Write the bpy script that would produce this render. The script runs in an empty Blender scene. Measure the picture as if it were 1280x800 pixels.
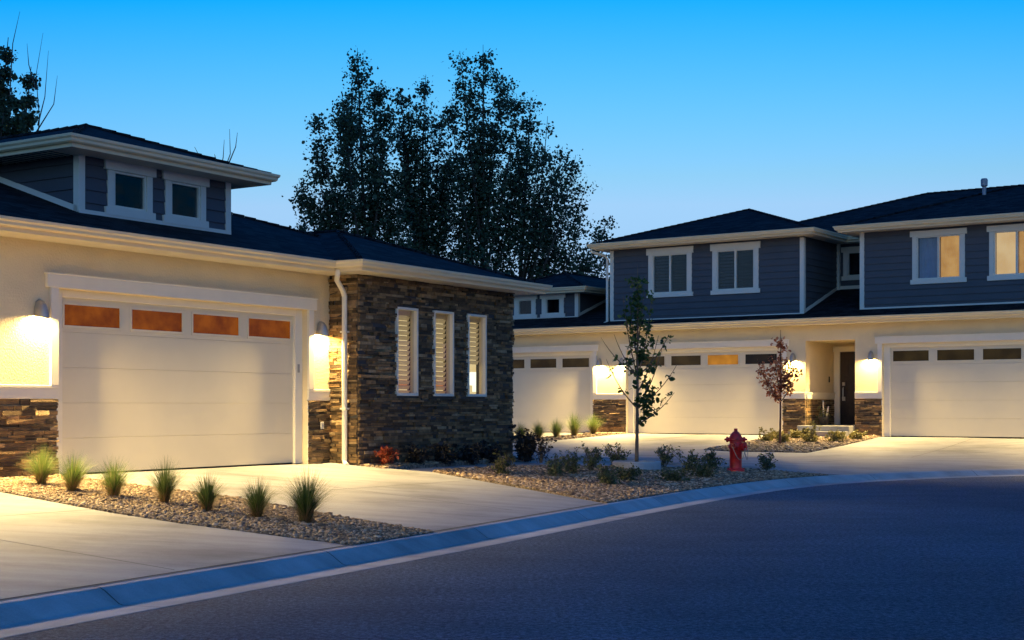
import bpy, bmesh, math, random
import numpy as np
from mathutils import Vector, Matrix
random.seed(7); RNG = np.random.default_rng(11)
S = bpy.context.scene; COL = S.collection
EYE = 1.5
# ---------------------------------------------------------------- materials
def nmat(name):
    m = bpy.data.materials.new(name); m.use_nodes = True
    nt = m.node_tree; nt.nodes.clear()
    out = nt.nodes.new('ShaderNodeOutputMaterial'); b = nt.nodes.new('ShaderNodeBsdfPrincipled')
    nt.links.new(b.outputs[0], out.inputs[0])
    return m, nt, b, out
def coords(nt, kind='Object'):
    return nt.nodes.new('ShaderNodeTexCoord').outputs[kind]
def noise(nt, vec, scale, detail=4, rough=.55, stretch=None):
    if stretch:
        mp = nt.nodes.new('ShaderNodeMapping'); mp.inputs['Scale'].default_value = stretch
        nt.links.new(vec, mp.inputs[0]); vec = mp.outputs[0]
    n = nt.nodes.new('ShaderNodeTexNoise'); n.inputs['Scale'].default_value = scale
    n.inputs['Detail'].default_value = detail; n.inputs['Roughness'].default_value = rough
    nt.links.new(vec, n.inputs['Vector']); return n.outputs['Fac']
def ramp(nt, fac, stops):
    r = nt.nodes.new('ShaderNodeValToRGB'); nt.links.new(fac, r.inputs[0])
    el = r.color_ramp.elements
    while len(el) < len(stops): el.new(.5)
    for e, (p, c) in zip(el, stops): e.position = p; e.color = (*c, 1)
    return r.outputs[0]
def mix(nt, a, b, fac, mode='MIX'):
    m = nt.nodes.new('ShaderNodeMix'); m.data_type = 'RGBA'; m.blend_type = mode
    for sock, v in ((m.inputs[0], fac), (m.inputs[6], a), (m.inputs[7], b)):
        if hasattr(v, 'links'): nt.links.new(v, sock)
        else: sock.default_value = v if not isinstance(v, tuple) else (*v, 1)
    return m.outputs[2]
def bump(nt, b, h, strength=.4, dist=.01):
    n = nt.nodes.new('ShaderNodeBump'); n.inputs['Strength'].default_value = strength
    n.inputs['Distance'].default_value = dist; nt.links.new(h, n.inputs['Height'])
    nt.links.new(n.outputs[0], b.inputs['Normal'])
def simple(name, c, rough=.6, var=.12, scale=6, bscale=None, bstr=.3, bdist=.004, metal=0, spec=None):
    m, nt, b, o = nmat(name); v = coords(nt)
    f = noise(nt, v, scale)
    lo = tuple(x*(1-var) for x in c); hi = tuple(min(1, x*(1+var)) for x in c)
    nt.links.new(ramp(nt, f, [(.3, lo), (.7, hi)]), b.inputs['Base Color'])
    b.inputs['Roughness'].default_value = rough; b.inputs['Metallic'].default_value = metal
    if spec is not None: b.inputs['Specular IOR Level'].default_value = spec
    if bscale: bump(nt, b, noise(nt, v, bscale, 6), bstr, bdist)
    return m
M = {}
M['stucco'] = simple('stucco', (.76, .635, .40), .9, .06, 1.5, 34, .75, .012)
M['trim'] = simple('trim_paint', (.80, .735, .59), .55, .03, 3, 40, .1, .002)
M['door_paint'] = simple('garage_door_paint', (.70, .625, .46), .5, .02, 2, 130, .12, .002)
M['siding'] = simple('siding_paint', (.078, .08, .085), .6, .07, 2.5, None)
M['gutter'] = simple('almond_gutter', (.80, .665, .41), .5, .03, 3)
M['soffit'] = simple('soffit_vinyl', (.66, .6, .48), .6, .04, 3)
M['metal'] = simple('brushed_metal', (.36, .35, .33), .4, .08, 20, metal=.6)
M['black'] = simple('black_gap', (.012, .012, .012), .8, .1, 8)
M['vent'] = simple('vent_metal', (.3, .31, .33), .45, .1, 8, metal=.3)
M['entry_door'] = simple('entry_door_wood', (.028, .018, .012), .4, .25, 9)
M['nickel'] = simple('nickel', (.6, .58, .52), .3, .05, 10, metal=.8)
M['plastic'] = simple('cover_plastic', (.55, .52, .46), .5, .04, 10)
M['pale'] = simple('pale_stake', (.6, .55, .42), .7, .1, 10)
M['pot'] = simple('pot_clay', (.05, .045, .04), .6, .2, 10)
M['bark'] = simple('bark', (.07, .055, .042), .9, .35, 14, 40, .6, .01)
M['youngbark'] = simple('young_bark', (.16, .11, .07), .8, .3, 18, 60, .4, .004)
M['redbark'] = simple('crab_bark', (.11, .05, .03), .8, .3, 18, 60, .4, .004)
M['stem'] = simple('shrub_stem', (.10, .075, .05), .9, .3, 20)
M['red'] = simple('hydrant_enamel', (.62, .018, .015), .38, .3, 9, 45, .25, .003)
M['chain'] = simple('chain_steel', (.32, .3, .27), .4, .2, 30, metal=.8)
M['soil'] = simple('soil', (.05, .04, .03), .95, .3, 5, 30, .6, .02)

def leafmat(name, stops, rough=.55, trans=.25):
    m, nt, b, o = nmat(name)
    g = nt.nodes.new('ShaderNodeNewGeometry')
    c = ramp(nt, g.outputs['Random Per Island'], stops)
    nt.links.new(c, b.inputs['Base Color']); b.inputs['Roughness'].default_value = rough
    t = nt.nodes.new('ShaderNodeBsdfTranslucent'); nt.links.new(c, t.inputs[0])
    mx = nt.nodes.new('ShaderNodeMixShader'); mx.inputs[0].default_value = trans
    nt.links.new(b.outputs[0], mx.inputs[1]); nt.links.new(t.outputs[0], mx.inputs[2])
    nt.links.new(mx.outputs[0], o.inputs[0]); return m
M['shutter'] = leafmat('shutter_paint', [(0, (.74, .68, .55)), (1, (.78, .72, .6))], .6, .55)
M['poplar_leaf'] = leafmat('poplar_leaf', [(0, (.022, .045, .024)), (.5, (.045, .085, .042)), (1, (.08, .13, .06))])
M['pear_leaf'] = leafmat('pear_leaf', [(0, (.05, .085, .018)), (.6, (.105, .155, .035)), (1, (.2, .24, .06))], .5, .58)
M['crab_leaf'] = leafmat('crab_leaf', [(0, (.22, .06, .025)), (.5, (.48, .17, .08)), (1, (.62, .34, .18))], .5, .6)
M['grass_blade'] = leafmat('grass_blade', [(0, (.03, .055, .012)), (.55, (.08, .14, .03)), (.85, (.14, .2, .05)), (1, (.3, .26, .12))], .6, .3)
M['grass_gold'] = leafmat('grass_gold', [(0, (.06, .10, .02)), (.5, (.15, .24, .05)), (.8, (.24, .32, .08)), (1, (.4, .33, .15))], .6, .3)
M['dry_blade'] = leafmat('dry_blade', [(0, (.14, .08, .03)), (1, (.34, .23, .10))])
M['shrub_leaf'] = leafmat('shrub_leaf', [(0, (.055, .068, .022)), (.6, (.12, .14, .045)), (1, (.23, .2, .08))])
M['olive_leaf'] = leafmat('olive_leaf', [(0, (.05, .055, .015)), (.6, (.12, .12, .03)), (1, (.22, .19, .06))])
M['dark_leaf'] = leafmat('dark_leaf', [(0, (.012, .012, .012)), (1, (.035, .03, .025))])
M['red_leaf'] = leafmat('red_leaf', [(0, (.24, .03, .012)), (1, (.62, .15, .05))], .5, .4)
M['cover_leaf'] = leafmat('cover_leaf', [(0, (.10, .10, .02)), (.6, (.2, .18, .045)), (1, (.3, .24, .08))])

def stone_mat():
    m, nt, b, o = nmat('ledgestone'); v = coords(nt)
    g = nt.nodes.new('ShaderNodeNewGeometry')
    c = ramp(nt, g.outputs['Random Per Island'], [(0, (.06, .042, .023)), (.35, (.14, .094, .048)), (.65, (.23, .15, .07)), (.85, (.31, .195, .085)), (1, (.4, .3, .17))])
    n = noise(nt, v, 9, 6, .65)
    c = mix(nt, c, ramp(nt, n, [(.3, (.55, .5, .45)), (.7, (1.25, 1.2, 1.1))]), 1.0, 'MULTIPLY')
    nt.links.new(c, b.inputs['Base Color']); b.inputs['Roughness'].default_value = .85
    bump(nt, b, noise(nt, v, 28, 8, .7), .9, .02); return m
M['stone'] = stone_mat()
def pebble_mat():
    m, nt, b, o = nmat('pebble')
    g = nt.nodes.new('ShaderNodeNewGeometry')
    c = ramp(nt, g.outputs['Random Per Island'], [(0, (.07, .042, .022)), (.4, (.21, .135, .07)), (.75, (.36, .245, .135)), (1, (.55, .43, .29))])
    nt.links.new(c, b.inputs['Base Color']); b.inputs['Roughness'].default_value = .8; return m
M['pebble'] = pebble_mat()
def gravel_mat():
    m, nt, b, o = nmat('gravel_base'); v = coords(nt)
    vo = nt.nodes.new('ShaderNodeTexVoronoi'); vo.inputs['Scale'].default_value = 28; nt.links.new(v, vo.inputs['Vector'])
    s = nt.nodes.new('ShaderNodeSeparateColor'); nt.links.new(vo.outputs['Color'], s.inputs[0])
    nt.links.new(ramp(nt, s.outputs[0], [(0, (.07, .05, .035)), (.6, (.18, .14, .10)), (1, (.32, .26, .2))]), b.inputs['Base Color'])
    b.inputs['Roughness'].default_value = .9
    inv = nt.nodes.new('ShaderNodeMath'); inv.operation = 'SUBTRACT'; inv.inputs[0].default_value = 1; nt.links.new(vo.outputs['Distance'], inv.inputs[1])
    bump(nt, b, inv.outputs[0], .8, .02); return m
M['gravel'] = gravel_mat()
def concrete_mat(name, base, blotch=.22):
    m, nt, b, o = nmat(name); v = coords(nt)
    a = noise(nt, v, .55, 6, .62, (1, 1, 1)); st = noise(nt, v, 2.2, 5, .6, (.35, 1.6, 1)); f = noise(nt, v, 90, 3, .6)
    c = ramp(nt, a, [(.32, tuple(x*(1-blotch) for x in base)), (.52, base), (.75, tuple(x*1.06 for x in base))])
    c = mix(nt, c, ramp(nt, st, [(.35, (.80, .79, .77)), (.62, (1.04, 1.04, 1.04))]), 1.0, 'MULTIPLY')
    c = mix(nt, c, ramp(nt, f, [(.3, (.86, .86, .86)), (.65, (1.06, 1.06, 1.06))]), 1.0, 'MULTIPLY')
    nt.links.new(c, b.inputs['Base Color']); b.inputs['Roughness'].default_value = .75
    bump(nt, b, noise(nt, v, 160, 4, .7), .35, .004); return m
M['concrete'] = concrete_mat('concrete', (.335, .335, .33), .38); M['kerb'] = concrete_mat('kerb_concrete', (.47, .46, .45), .36)
M['joint'] = simple('joint_dirt', (.07, .06, .05), .95, .2, 5)
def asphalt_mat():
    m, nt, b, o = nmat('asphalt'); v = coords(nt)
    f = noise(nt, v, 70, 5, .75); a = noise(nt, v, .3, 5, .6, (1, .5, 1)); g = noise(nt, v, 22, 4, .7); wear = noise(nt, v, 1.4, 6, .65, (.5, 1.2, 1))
    c = ramp(nt, f, [(.32, (.024, .03, .038)), (.5, (.094, .13, .17)), (.66, (.22, .255, .30))])  # grey asphalt tinted blue, the dusk light put into its colour
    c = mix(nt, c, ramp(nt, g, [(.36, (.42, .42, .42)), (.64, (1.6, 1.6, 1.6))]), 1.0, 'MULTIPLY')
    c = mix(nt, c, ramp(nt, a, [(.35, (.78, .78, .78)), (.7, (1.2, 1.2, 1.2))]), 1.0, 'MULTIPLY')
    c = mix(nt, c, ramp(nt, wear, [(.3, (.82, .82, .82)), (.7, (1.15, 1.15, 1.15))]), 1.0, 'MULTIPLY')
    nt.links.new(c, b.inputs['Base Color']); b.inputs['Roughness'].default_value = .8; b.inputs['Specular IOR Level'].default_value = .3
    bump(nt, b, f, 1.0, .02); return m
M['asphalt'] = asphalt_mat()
def shingle_mat():
    m, nt, b, o = nmat('roof_shingle'); uv = coords(nt, 'UV')
    br = nt.nodes.new('ShaderNodeTexBrick'); nt.links.new(uv, br.inputs['Vector'])
    br.offset = .43; br.inputs['Scale'].default_value = 1; br.inputs['Brick Width'].default_value = .26; br.inputs['Row Height'].default_value = .14
    br.inputs['Mortar Size'].default_value = .008; br.inputs['Mortar Smooth'].default_value = .3
    br.inputs['Color1'].default_value = (.005, .005, .006, 1); br.inputs['Color2'].default_value = (.03, .029, .031, 1); br.inputs['Mortar'].default_value = (.003, .003, .003, 1)
    n = noise(nt, uv, 1.3, 4); c = mix(nt, br.outputs['Color'], ramp(nt, n, [(.35, (.75, .75, .75)), (.7, (1.2, 1.2, 1.2))]), 1.0, 'MULTIPLY')
    nt.links.new(c, b.inputs['Base Color']); b.inputs['Roughness'].default_value = .95; b.inputs['Specular IOR Level'].default_value = .15
    inv = nt.nodes.new('ShaderNodeMath'); inv.operation = 'SUBTRACT'; inv.inputs[0].default_value = 1; nt.links.new(br.outputs['Fac'], inv.inputs[1])
    bump(nt, b, inv.outputs[0], .8, .02); return m
M['shingle'] = shingle_mat()
def glass_mat(name, tint=(.8, .85, .9), wavy=0.):
    m, nt, b, o = nmat(name); nt.nodes.remove(b)
    t = nt.nodes.new('ShaderNodeBsdfTransparent'); t.inputs[0].default_value = (*tint, 1)
    g = nt.nodes.new('ShaderNodeBsdfGlossy'); g.inputs['Roughness'].default_value = .04
    fr = nt.nodes.new('ShaderNodeFresnel'); ge = nt.nodes.new('ShaderNodeNewGeometry'); io = nt.nodes.new('ShaderNodeMath'); io.operation = 'MULTIPLY_ADD'
    nt.links.new(ge.outputs['Backfacing'], io.inputs[0]); io.inputs[1].default_value = 1/1.34-1.34; io.inputs[2].default_value = 1.34; nt.links.new(io.outputs[0], fr.inputs[0])
    if wavy:
        n = nt.nodes.new('ShaderNodeBump'); n.inputs['Strength'].default_value = wavy; n.inputs['Distance'].default_value = .05
        nt.links.new(noise(nt, coords(nt), 3.2, 2, .4), n.inputs['Height'])
        nt.links.new(n.outputs[0], g.inputs['Normal']); nt.links.new(n.outputs[0], fr.inputs['Normal'])
    mx = nt.nodes.new('ShaderNodeMixShader'); nt.links.new(fr.outputs[0], mx.inputs[0])
    nt.links.new(t.outputs[0], mx.inputs[1]); nt.links.new(g.outputs[0], mx.inputs[2]); nt.links.new(mx.outputs[0], o.inputs[0]); return m
M['glass'] = glass_mat('window_glass'); M['wavy_glass'] = glass_mat('old_window_glass', (.6, .65, .7), .16)
def emit_mat(name, c1, c2, strength, scale=6, detail=4, gloss=True):
    m, nt, b, o = nmat(name); v = coords(nt)
    col = ramp(nt, noise(nt, v, scale, detail), [(.35, c1), (.65, c2)])
    nt.links.new(col, b.inputs['Emission Color']); b.inputs['Emission Strength'].default_value = strength
    b.inputs['Base Color'].default_value = (.02, .012, .006, 1); b.inputs['Roughness'].default_value = .25 if gloss else .8; b.inputs['Specular IOR Level'].default_value = .2; return m
M['amber_pane'] = emit_mat('amber_lit_pane', (.13, .024, .0005), (.27, .066, .002), .85, 3.5, 8)
M['orange_pane'] = emit_mat('orange_lit_pane', (.30, .11, .008), (.62, .25, .025), .8, 1.6, 2)
M['brown_pane'] = emit_mat('brown_dim_pane', (.03, .020, .006), (.075, .05, .016), .5, 2.0, 3)
M['dark_pane'] = emit_mat('dark_pane', (.008, .008, .008), (.02, .017, .012), .7, 2, 3)
M['room_glow'] = emit_mat('lit_room', (.95, .62, .24), (1.0, .72, .33), 1.25, 1.5, 2, False)
M['orange_glow'] = emit_mat('orange_strip_glow', (.8, .2, .04), (.8, .26, .06), .9, 3, 2, False)
M['lamp_glow'] = emit_mat('table_lamp_glow', (1, .85, .5), (1, .9, .62), 2.2, 3, 2, False)
M['bulb'] = emit_mat('bulb_glow', (1, .8, .45), (1, .84, .5), 14, 3, 2, False)
M['warm_blind'] = emit_mat('lit_blind', (.62, .27, .05), (.80, .40, .10), .95, 3.0, 3, False)
M['pale_blind'] = emit_mat('pale_lit_blind', (.86, .50, .19), (.95, .60, .26), 1.0, 2.5, 2, False)
M['slat'] = simple('blind_slat', (.05, .06, .08), .6, .04, 5)
M['jamb'] = simple('drywall', (.78, .68, .48), .8, .04, 5)
M['roomdark'] = simple('dark_room', (.03, .03, .032), .9, .1, 4)
M['curtain'] = simple('grey_blue_curtain', (.42, .45, .5), .8, .08, 6)

# ---------------------------------------------------------------- mesh helpers
class MB:
    def __init__(self): self.v = []; self.f = []; self.uv = None
    def quad(self, a, b, c, d):
        n = len(self.v); self.v += [tuple(a), tuple(b), tuple(c), tuple(d)]; self.f.append((n, n+1, n+2, n+3))
    def poly(self, pts):
        n = len(self.v); self.v += [tuple(p) for p in pts]; self.f.append(tuple(range(n, n+len(pts))))
    def box(self, x0, x1, y0, y1, z0, z1):
        n = len(self.v)
        self.v += [(x0,y0,z0),(x1,y0,z0),(x1,y1,z0),(x0,y1,z0),(x0,y0,z1),(x1,y0,z1),(x1,y1,z1),(x0,y1,z1)]
        for q in ((3,2,1,0),(4,5,6,7),(0,1,5,4),(1,2,6,5),(2,3,7,6),(3,0,4,7)): self.f.append(tuple(n+i for i in q))
        return self
    def obox(self, P, d, n, l0, l1, o0, o1, z0, z1, jit=0):
        """box in a wall frame: P start point (s,t), d along, n outward; l along, o outward"""
        def pt(l, o, z): return (P[0]+d[0]*l+n[0]*o, P[1]+d[1]*l+n[1]*o, z)
        k = len(self.v); j = lambda: random.uniform(-jit, jit)
        self.v += [pt(l0,o0,z0), pt(l1,o0,z0), pt(l1,o0,z1), pt(l0,o0,z1),
                   pt(l0,o1+j(),z0), pt(l1,o1+j(),z0), pt(l1,o1+j(),z1), pt(l0,o1+j(),z1)]
        for q in ((4,5,6,7),(0,1,5,4),(1,2,6,5),(2,3,7,6),(3,0,4,7),(3,2,1,0)): self.f.append(tuple(k+i for i in q))
    def tube(self, pts, radii, n=6, cap=True):
        pts = [Vector(p) for p in pts]; base = len(self.v); ref = None
        for i, p in enumerate(pts):
            t = (pts[min(i+1, len(pts)-1)] - pts[max(i-1, 0)]).normalized()
            if ref is None: ref = t.orthogonal().normalized()
            ref = (ref - t*ref.dot(t)); ref = ref.normalized() if ref.length > 1e-6 else t.orthogonal().normalized()
            b = t.cross(ref)
            for k in range(n):
                a = 2*math.pi*k/n; self.v.append(tuple(p + (ref*math.cos(a) + b*math.sin(a))*radii[i]))
        for i in range(len(pts)-1):
            for k in range(n):
                self.f.append((base+i*n+k, base+i*n+(k+1) % n, base+(i+1)*n+(k+1) % n, base+(i+1)*n+k))
        if cap: self.f.append(tuple(base+k for k in reversed(range(n)))); self.f.append(tuple(base+(len(pts)-1)*n+k for k in range(n)))
        return self
    def lathe(self, prof, c=(0,0,0), n=20, a0=0, a1=2*math.pi):
        full = abs(a1-a0-2*math.pi) < 1e-6; m = n if full else n+1; base = len(self.v)
        for r, z in prof:
            for k in range(m):
                a = a0+(a1-a0)*k/n; self.v.append((c[0]+r*math.cos(a), c[1]+r*math.sin(a), c[2]+z))
        for i in range(len(prof)-1):
            for k in range(n): self.f.append((base+i*m+k, base+i*m+(k+1) % m, base+(i+1)*m+(k+1) % m, base+(i+1)*m+k))
        return self
    def build(self, name, mat, parent=None, smooth=False, bevel=0):
        me = bpy.data.meshes.new(name); me.from_pydata(self.v, [], self.f)
        bm = bmesh.new(); bm.from_mesh(me)
        if bevel:
            bmesh.ops.remove_doubles(bm, verts=bm.verts, dist=1e-5)
        bmesh.ops.recalc_face_normals(bm, faces=bm.faces); bm.to_mesh(me); bm.free()
        me.materials.append(mat)
        if smooth: me.polygons.foreach_set('use_smooth', [True]*len(me.polygons))
        o = bpy.data.objects.new(name, me); COL.objects.link(o); o.parent = parent
        if bevel:
            md = o.modifiers.new('bevel', 'BEVEL'); md.width = bevel; md.segments = 2; md.limit_method = 'ANGLE'
        return o
def tag(o, label=None, cat=None, group=None, kind=None):
    for k, v in (('label', label), ('category', cat), ('group', group), ('kind', kind)):
        if v: o[k] = v
    return o
def empty(name, loc, rz=0, label=None, cat=None, group=None):
    o = bpy.data.objects.new(name, None); COL.objects.link(o); o.location = loc; o.rotation_euler = (0, 0, rz); o.empty_display_size = .2
    return tag(o, label, cat, group)
def from_arrays(name, verts, faces_n, nf, mat, parent=None, smooth=False):
    """verts (N,3), faces_n (F,k) fixed-size faces"""
    me = bpy.data.meshes.new(name); verts = np.asarray(verts, np.float32); fa = np.asarray(faces_n, np.int32)
    me.vertices.add(len(verts)); me.vertices.foreach_set('co', verts.ravel())
    me.loops.add(fa.size); me.loops.foreach_set('vertex_index', fa.ravel())
    me.polygons.add(len(fa)); me.polygons.foreach_set('loop_start', np.arange(0, fa.size, fa.shape[1], dtype=np.int32))
    me.update(calc_edges=True); me.validate()
    if smooth: me.polygons.foreach_set('use_smooth', [True]*len(me.polygons))
    me.materials.append(mat); o = bpy.data.objects.new(name, me); COL.objects.link(o); o.parent = parent; return o

# ---------------------------------------------------------------- terrain
def catmull(P, n=8):
    P = [np.array(p, float) for p in P]; P = [2*P[0]-P[1]] + P + [2*P[-1]-P[-2]]; o = []
    for i in range(1, len(P)-2):
        a, b, c, d = P[i-1:i+3]
        for k in range(n):
            t = k/n; o.append(.5*((2*b)+(-a+c)*t+(2*a-5*b+4*c-d)*t*t+(-a+3*b-3*c+d)*t**3))
    o.append(P[-2]); return np.array(o)
LIP = catmull([(-9.6,-3.8),(-5.5,4.7),(-2.8,10.3),(-.79,14.3),(.26,16.5),(2.2,20.65),(4.08,24.4),(5.6,26.85),(7.05,28.5),(8.85,29.95),(11.2,31.15),(14.8,32.2),(21,33),(42,34)])
def offset(c, d):
    T = np.gradient(c, axis=0); T /= np.linalg.norm(T, axis=1)[:, None]
    return c + d*np.stack([-T[:, 1], T[:, 0]], 1)
BACK = offset(LIP, .66)
def dpoly(p, c):
    a = c[:-1]; ab = c[1:]-a
    t = np.clip(((p-a)*ab).sum(1)/(ab*ab).sum(1), 0, 1)
    return float(np.sqrt((((a+ab*t[:, None])-p)**2).sum(1)).min())
LZ, RZ = .56, .69                                   # garage floor heights of the two buildings
AL = math.radians(57.59); AR = math.atan2(-1783, 2590)
OL = np.array([-6.189, 19.6]); OR = np.array([10.350, 39.6])
def ax(a): return np.array([math.cos(a), math.sin(a)]), np.array([-math.sin(a), math.cos(a)])
LX, LY = ax(AL); RX, RY = ax(AR)
def WL(s, t): return OL+s*LX+t*LY
def WR(s, t): return OR+s*RX+t*RY
FL = np.array([WL(-14, 0), WL(10.5, 0)]); FR = np.array([WR(-15, 0), WR(9, 0)])
def ground_z(x, y):
    p = np.array([x, y]); dk = dpoly(p, BACK); a = dpoly(p, FL)+1e-3; b = dpoly(p, FR)+1e-3
    zl = .12+(LZ-.12)*dk/(dk+a); zr = .12+(RZ-.12)*dk/(dk+b); w = 1/a**3; v = 1/b**3
    return (zl*w+zr*v)/(w+v)
def sheet(name, poly, dz, mat, step=.6, skirt=.2, zf=ground_z):
    bm = bmesh.new(); bm.faces.new([bm.verts.new((x, y, 0)) for x, y in poly])
    bmesh.ops.triangulate(bm, faces=bm.faces[:])
    P = np.array(poly); lo = P.min(0); hi = P.max(0)
    for axis in (0, 1):
        n = Vector((1, 0, 0)) if axis == 0 else Vector((0, 1, 0)); k = math.ceil(lo[axis]/step)*step
        while k < hi[axis]:
            co = Vector((k, 0, 0)) if axis == 0 else Vector((0, k, 0))
            bmesh.ops.bisect_plane(bm, geom=bm.verts[:]+bm.edges[:]+bm.faces[:], plane_co=co, plane_no=n); k += step
    for v in bm.verts: v.co.z = zf(v.co.x, v.co.y)+dz
    for f in bm.faces:
        if f.normal.z < 0: f.normal_flip()
    bm.normal_update()
    if skirt:
        be = [e for e in bm.edges if e.is_boundary]; r = bmesh.ops.extrude_edge_only(bm, edges=be)
        for v in r['geom']:
            if isinstance(v, bmesh.types.BMVert): v.co.z -= skirt
    me = bpy.data.meshes.new(name); bm.to_mesh(me); bm.free(); me.materials.append(mat)
    o = bpy.data.objects.new(name, me); COL.objects.link(o); return o
def struct(o, label=None): return tag(o, label, None, None, 'structure')
def inside(poly, P):
    poly = np.asarray(poly); r = np.zeros(len(P), bool); j = len(poly)-1
    for i in range(len(poly)):
        xi, yi = poly[i]; xj, yj = poly[j]
        with np.errstate(divide='ignore', invalid='ignore'):
            c = ((yi > P[:, 1]) != (yj > P[:, 1])) & (P[:, 0] < (xj-xi)*(P[:, 1]-yi)/(yj-yi+1e-12)+xi)
        r ^= c; j = i
    return r
def strip_line(mb, a, b, w, dz, zf=ground_z, step=.5):
    a = np.array(a); b = np.array(b); L = np.linalg.norm(b-a); n = max(1, int(L/step)); d = (b-a)/L; q = np.array([-d[1], d[0]])*w/2
    for i in range(n):
        p = a+(b-a)*i/n; r = a+(b-a)*(i+1)/n
        mb.quad(*[(u[0], u[1], zf(*u)+dz) for u in (p-q, r-q, r+q, p+q)])

# far ground, road
mb = MB(); mb.quad((-500,-300,-.12), (500,-300,-.12), (500,700,-.12), (-500,700,-.12)); g = mb.build('ground', M['soil']); struct(g)
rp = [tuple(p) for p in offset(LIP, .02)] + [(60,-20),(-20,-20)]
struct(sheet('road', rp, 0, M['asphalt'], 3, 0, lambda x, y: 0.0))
yard = [tuple(p) for p in BACK[6:-1:2]] + [(45, 70), (-40, 70), (-40, 15)]
struct(sheet('yard_ground', yard, -.06, M['gravel'], 1.5, 0))
# kerb and gutter swept along the lip
mb = MB(); prof = [(0, -.06), (0, .004), (.36, -.004), (.40, .004), (.54, .095), (.59, .118), (.655, .124), (.655, -.12)]
rows = [offset(LIP, o) for o, z in prof]
for j in range(len(prof)-1):
    for i in range(len(LIP)-1):
        a, b, c, d = rows[j][i], rows[j][i+1], rows[j+1][i+1], rows[j+1][i]
        mb.quad((*a, prof[j][1]), (*b, prof[j][1]), (*c, prof[j+1][1]), (*d, prof[j+1][1]))
kb = struct(mb.build('kerb', M['kerb']))
mb = MB(); arc = np.concatenate([[0], np.cumsum(np.linalg.norm(np.diff(LIP, axis=0), axis=1))])
for a in np.arange(13.0, arc[-1]-8, 3.05):
    i = int(np.searchsorted(arc, a)); wdt = .012
    T = LIP[i]-LIP[i-1]; T /= np.linalg.norm(T); f = (a-arc[i-1])/(arc[i]-arc[i-1])
    for j in range(1, len(prof)-2):
        p0 = rows[j][i-1]*(1-f)+rows[j][i]*f; p1 = rows[j+1][i-1]*(1-f)+rows[j+1][i]*f
        q = T*wdt/2; z0, z1 = prof[j][1]+.003, prof[j+1][1]+.003
        mb.quad((*(p0-q), z0), (*(p0+q), z0), (*(p1+q), z1), (*(p1-q), z1))
mb.build('kerb_joint', M['joint'], kb)

# paved areas and beds (plan outlines in metres)
def kb_between(y0, y1, off=.665):
    c = offset(LIP, off); return [tuple(p) for p in c if y0 <= p[1] <= y1]
def on_back(x, y):
    c = offset(LIP, .668); c = c[np.argmin(((c-np.array([x, y]))**2).sum(1))]; return (float(c[0]), float(c[1]))
bedL = [(-7.4, 19.4), (-6.18, 17.21), (-4.42, 15.77), (-3.55, 15.2), on_back(-1.76, 14.05), on_back(-.98, 15.71), (-1.87, 16.5), (-3.55, 18.05), (-6.12, 19.72)]
bedL[0] = tuple(WL(-2.25, -.02)); bedL[-1] = tuple(WL(-.05, -.02))
drvB = [tuple(WL(-.3, .22)), tuple(WL(5.3, .22)), tuple(WL(5.75, -.02)), tuple(WL(5.75, -.9)), tuple(WL(6.15, -1.85)), on_back(1.54, 20.45)]
drvB = drvB + kb_between(16.0, 20.2, .668)[::-1] + [on_back(-.98, 15.71), (-1.87, 16.5), (-3.55, 18.05), tuple(WL(-.05, -.02))]
drvA = [tuple(WL(-8, .22)), tuple(WL(-2.3, .22)), tuple(WL(-2.3, -.02)), (-6.18, 17.21), (-4.42, 15.77), (-3.55, 15.2), on_back(-1.76, 14.05)] + kb_between(3.0, 13.7, .668)[::-1] + [tuple(WL(-12, -4))]
isl = [(-1.33, 23.79), (0.0, 22.42), on_back(1.54, 20.45)] + kb_between(21.0, 28.95, .668) + [(5.95, 29.05), (4.67, 29.6), (3.38, 28.66), (1.84, 27.4), (.9, 26.79), (0, 26.04), (-1.1, 24.46)]
walk = [tuple(WL(5.76, -1.2)), tuple(WL(6.6, -1.05)), (-.31, 27.1), (.3, 28.0), (1.96, 29.9), (3.6, 30.6), (4.9, 30.0), (4.67, 29.6), (3.38, 28.66), (1.84, 27.4), (.9, 26.79), (0, 26.04), (-1.1, 24.46), tuple(WL(6.14, -1.85))]
bayb = [tuple(WL(5.72, -.02)), tuple(WL(5.76, -1.15)), tuple(WL(6.6, -1.02)), (-.31, 27.15), (.05, 28.3), tuple(WL(10.6, -.5))]
drvR = [tuple(WR(-15, .2)), tuple(WR(8, .2))] + [(27.0, 33.9)] + kb_between(29.05, 33.9)[::-1] + [(5.95, 29.05), (4.9, 30.0), (3.6, 30.6), (1.96, 29.95), (.3, 28.05), (-.2, 28.4), (-2.4, 33.0)]
bedD = [tuple(WR(-3.03, -.02)), tuple(WR(-.08, -.02)), tuple(WR(-.05, -5.3)), (6.2, 35.6), (5.59, 35.7), (4.91, 36.5)]
bedE = [tuple(WR(-9.4, -.02)), tuple(WR(-8.25, -.02)), tuple(WR(-8.3, -5.6)), tuple(WR(-9.35, -5.6))]
dB = struct(sheet('driveway', drvB, 0, M['concrete'])); dA = struct(sheet('driveway', drvA, .002, M['concrete'])); dR = struct(sheet('driveway', drvR, 0, M['concrete'], .8))
wk = struct(sheet('walkway', walk, -.045, M['concrete']))
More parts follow.
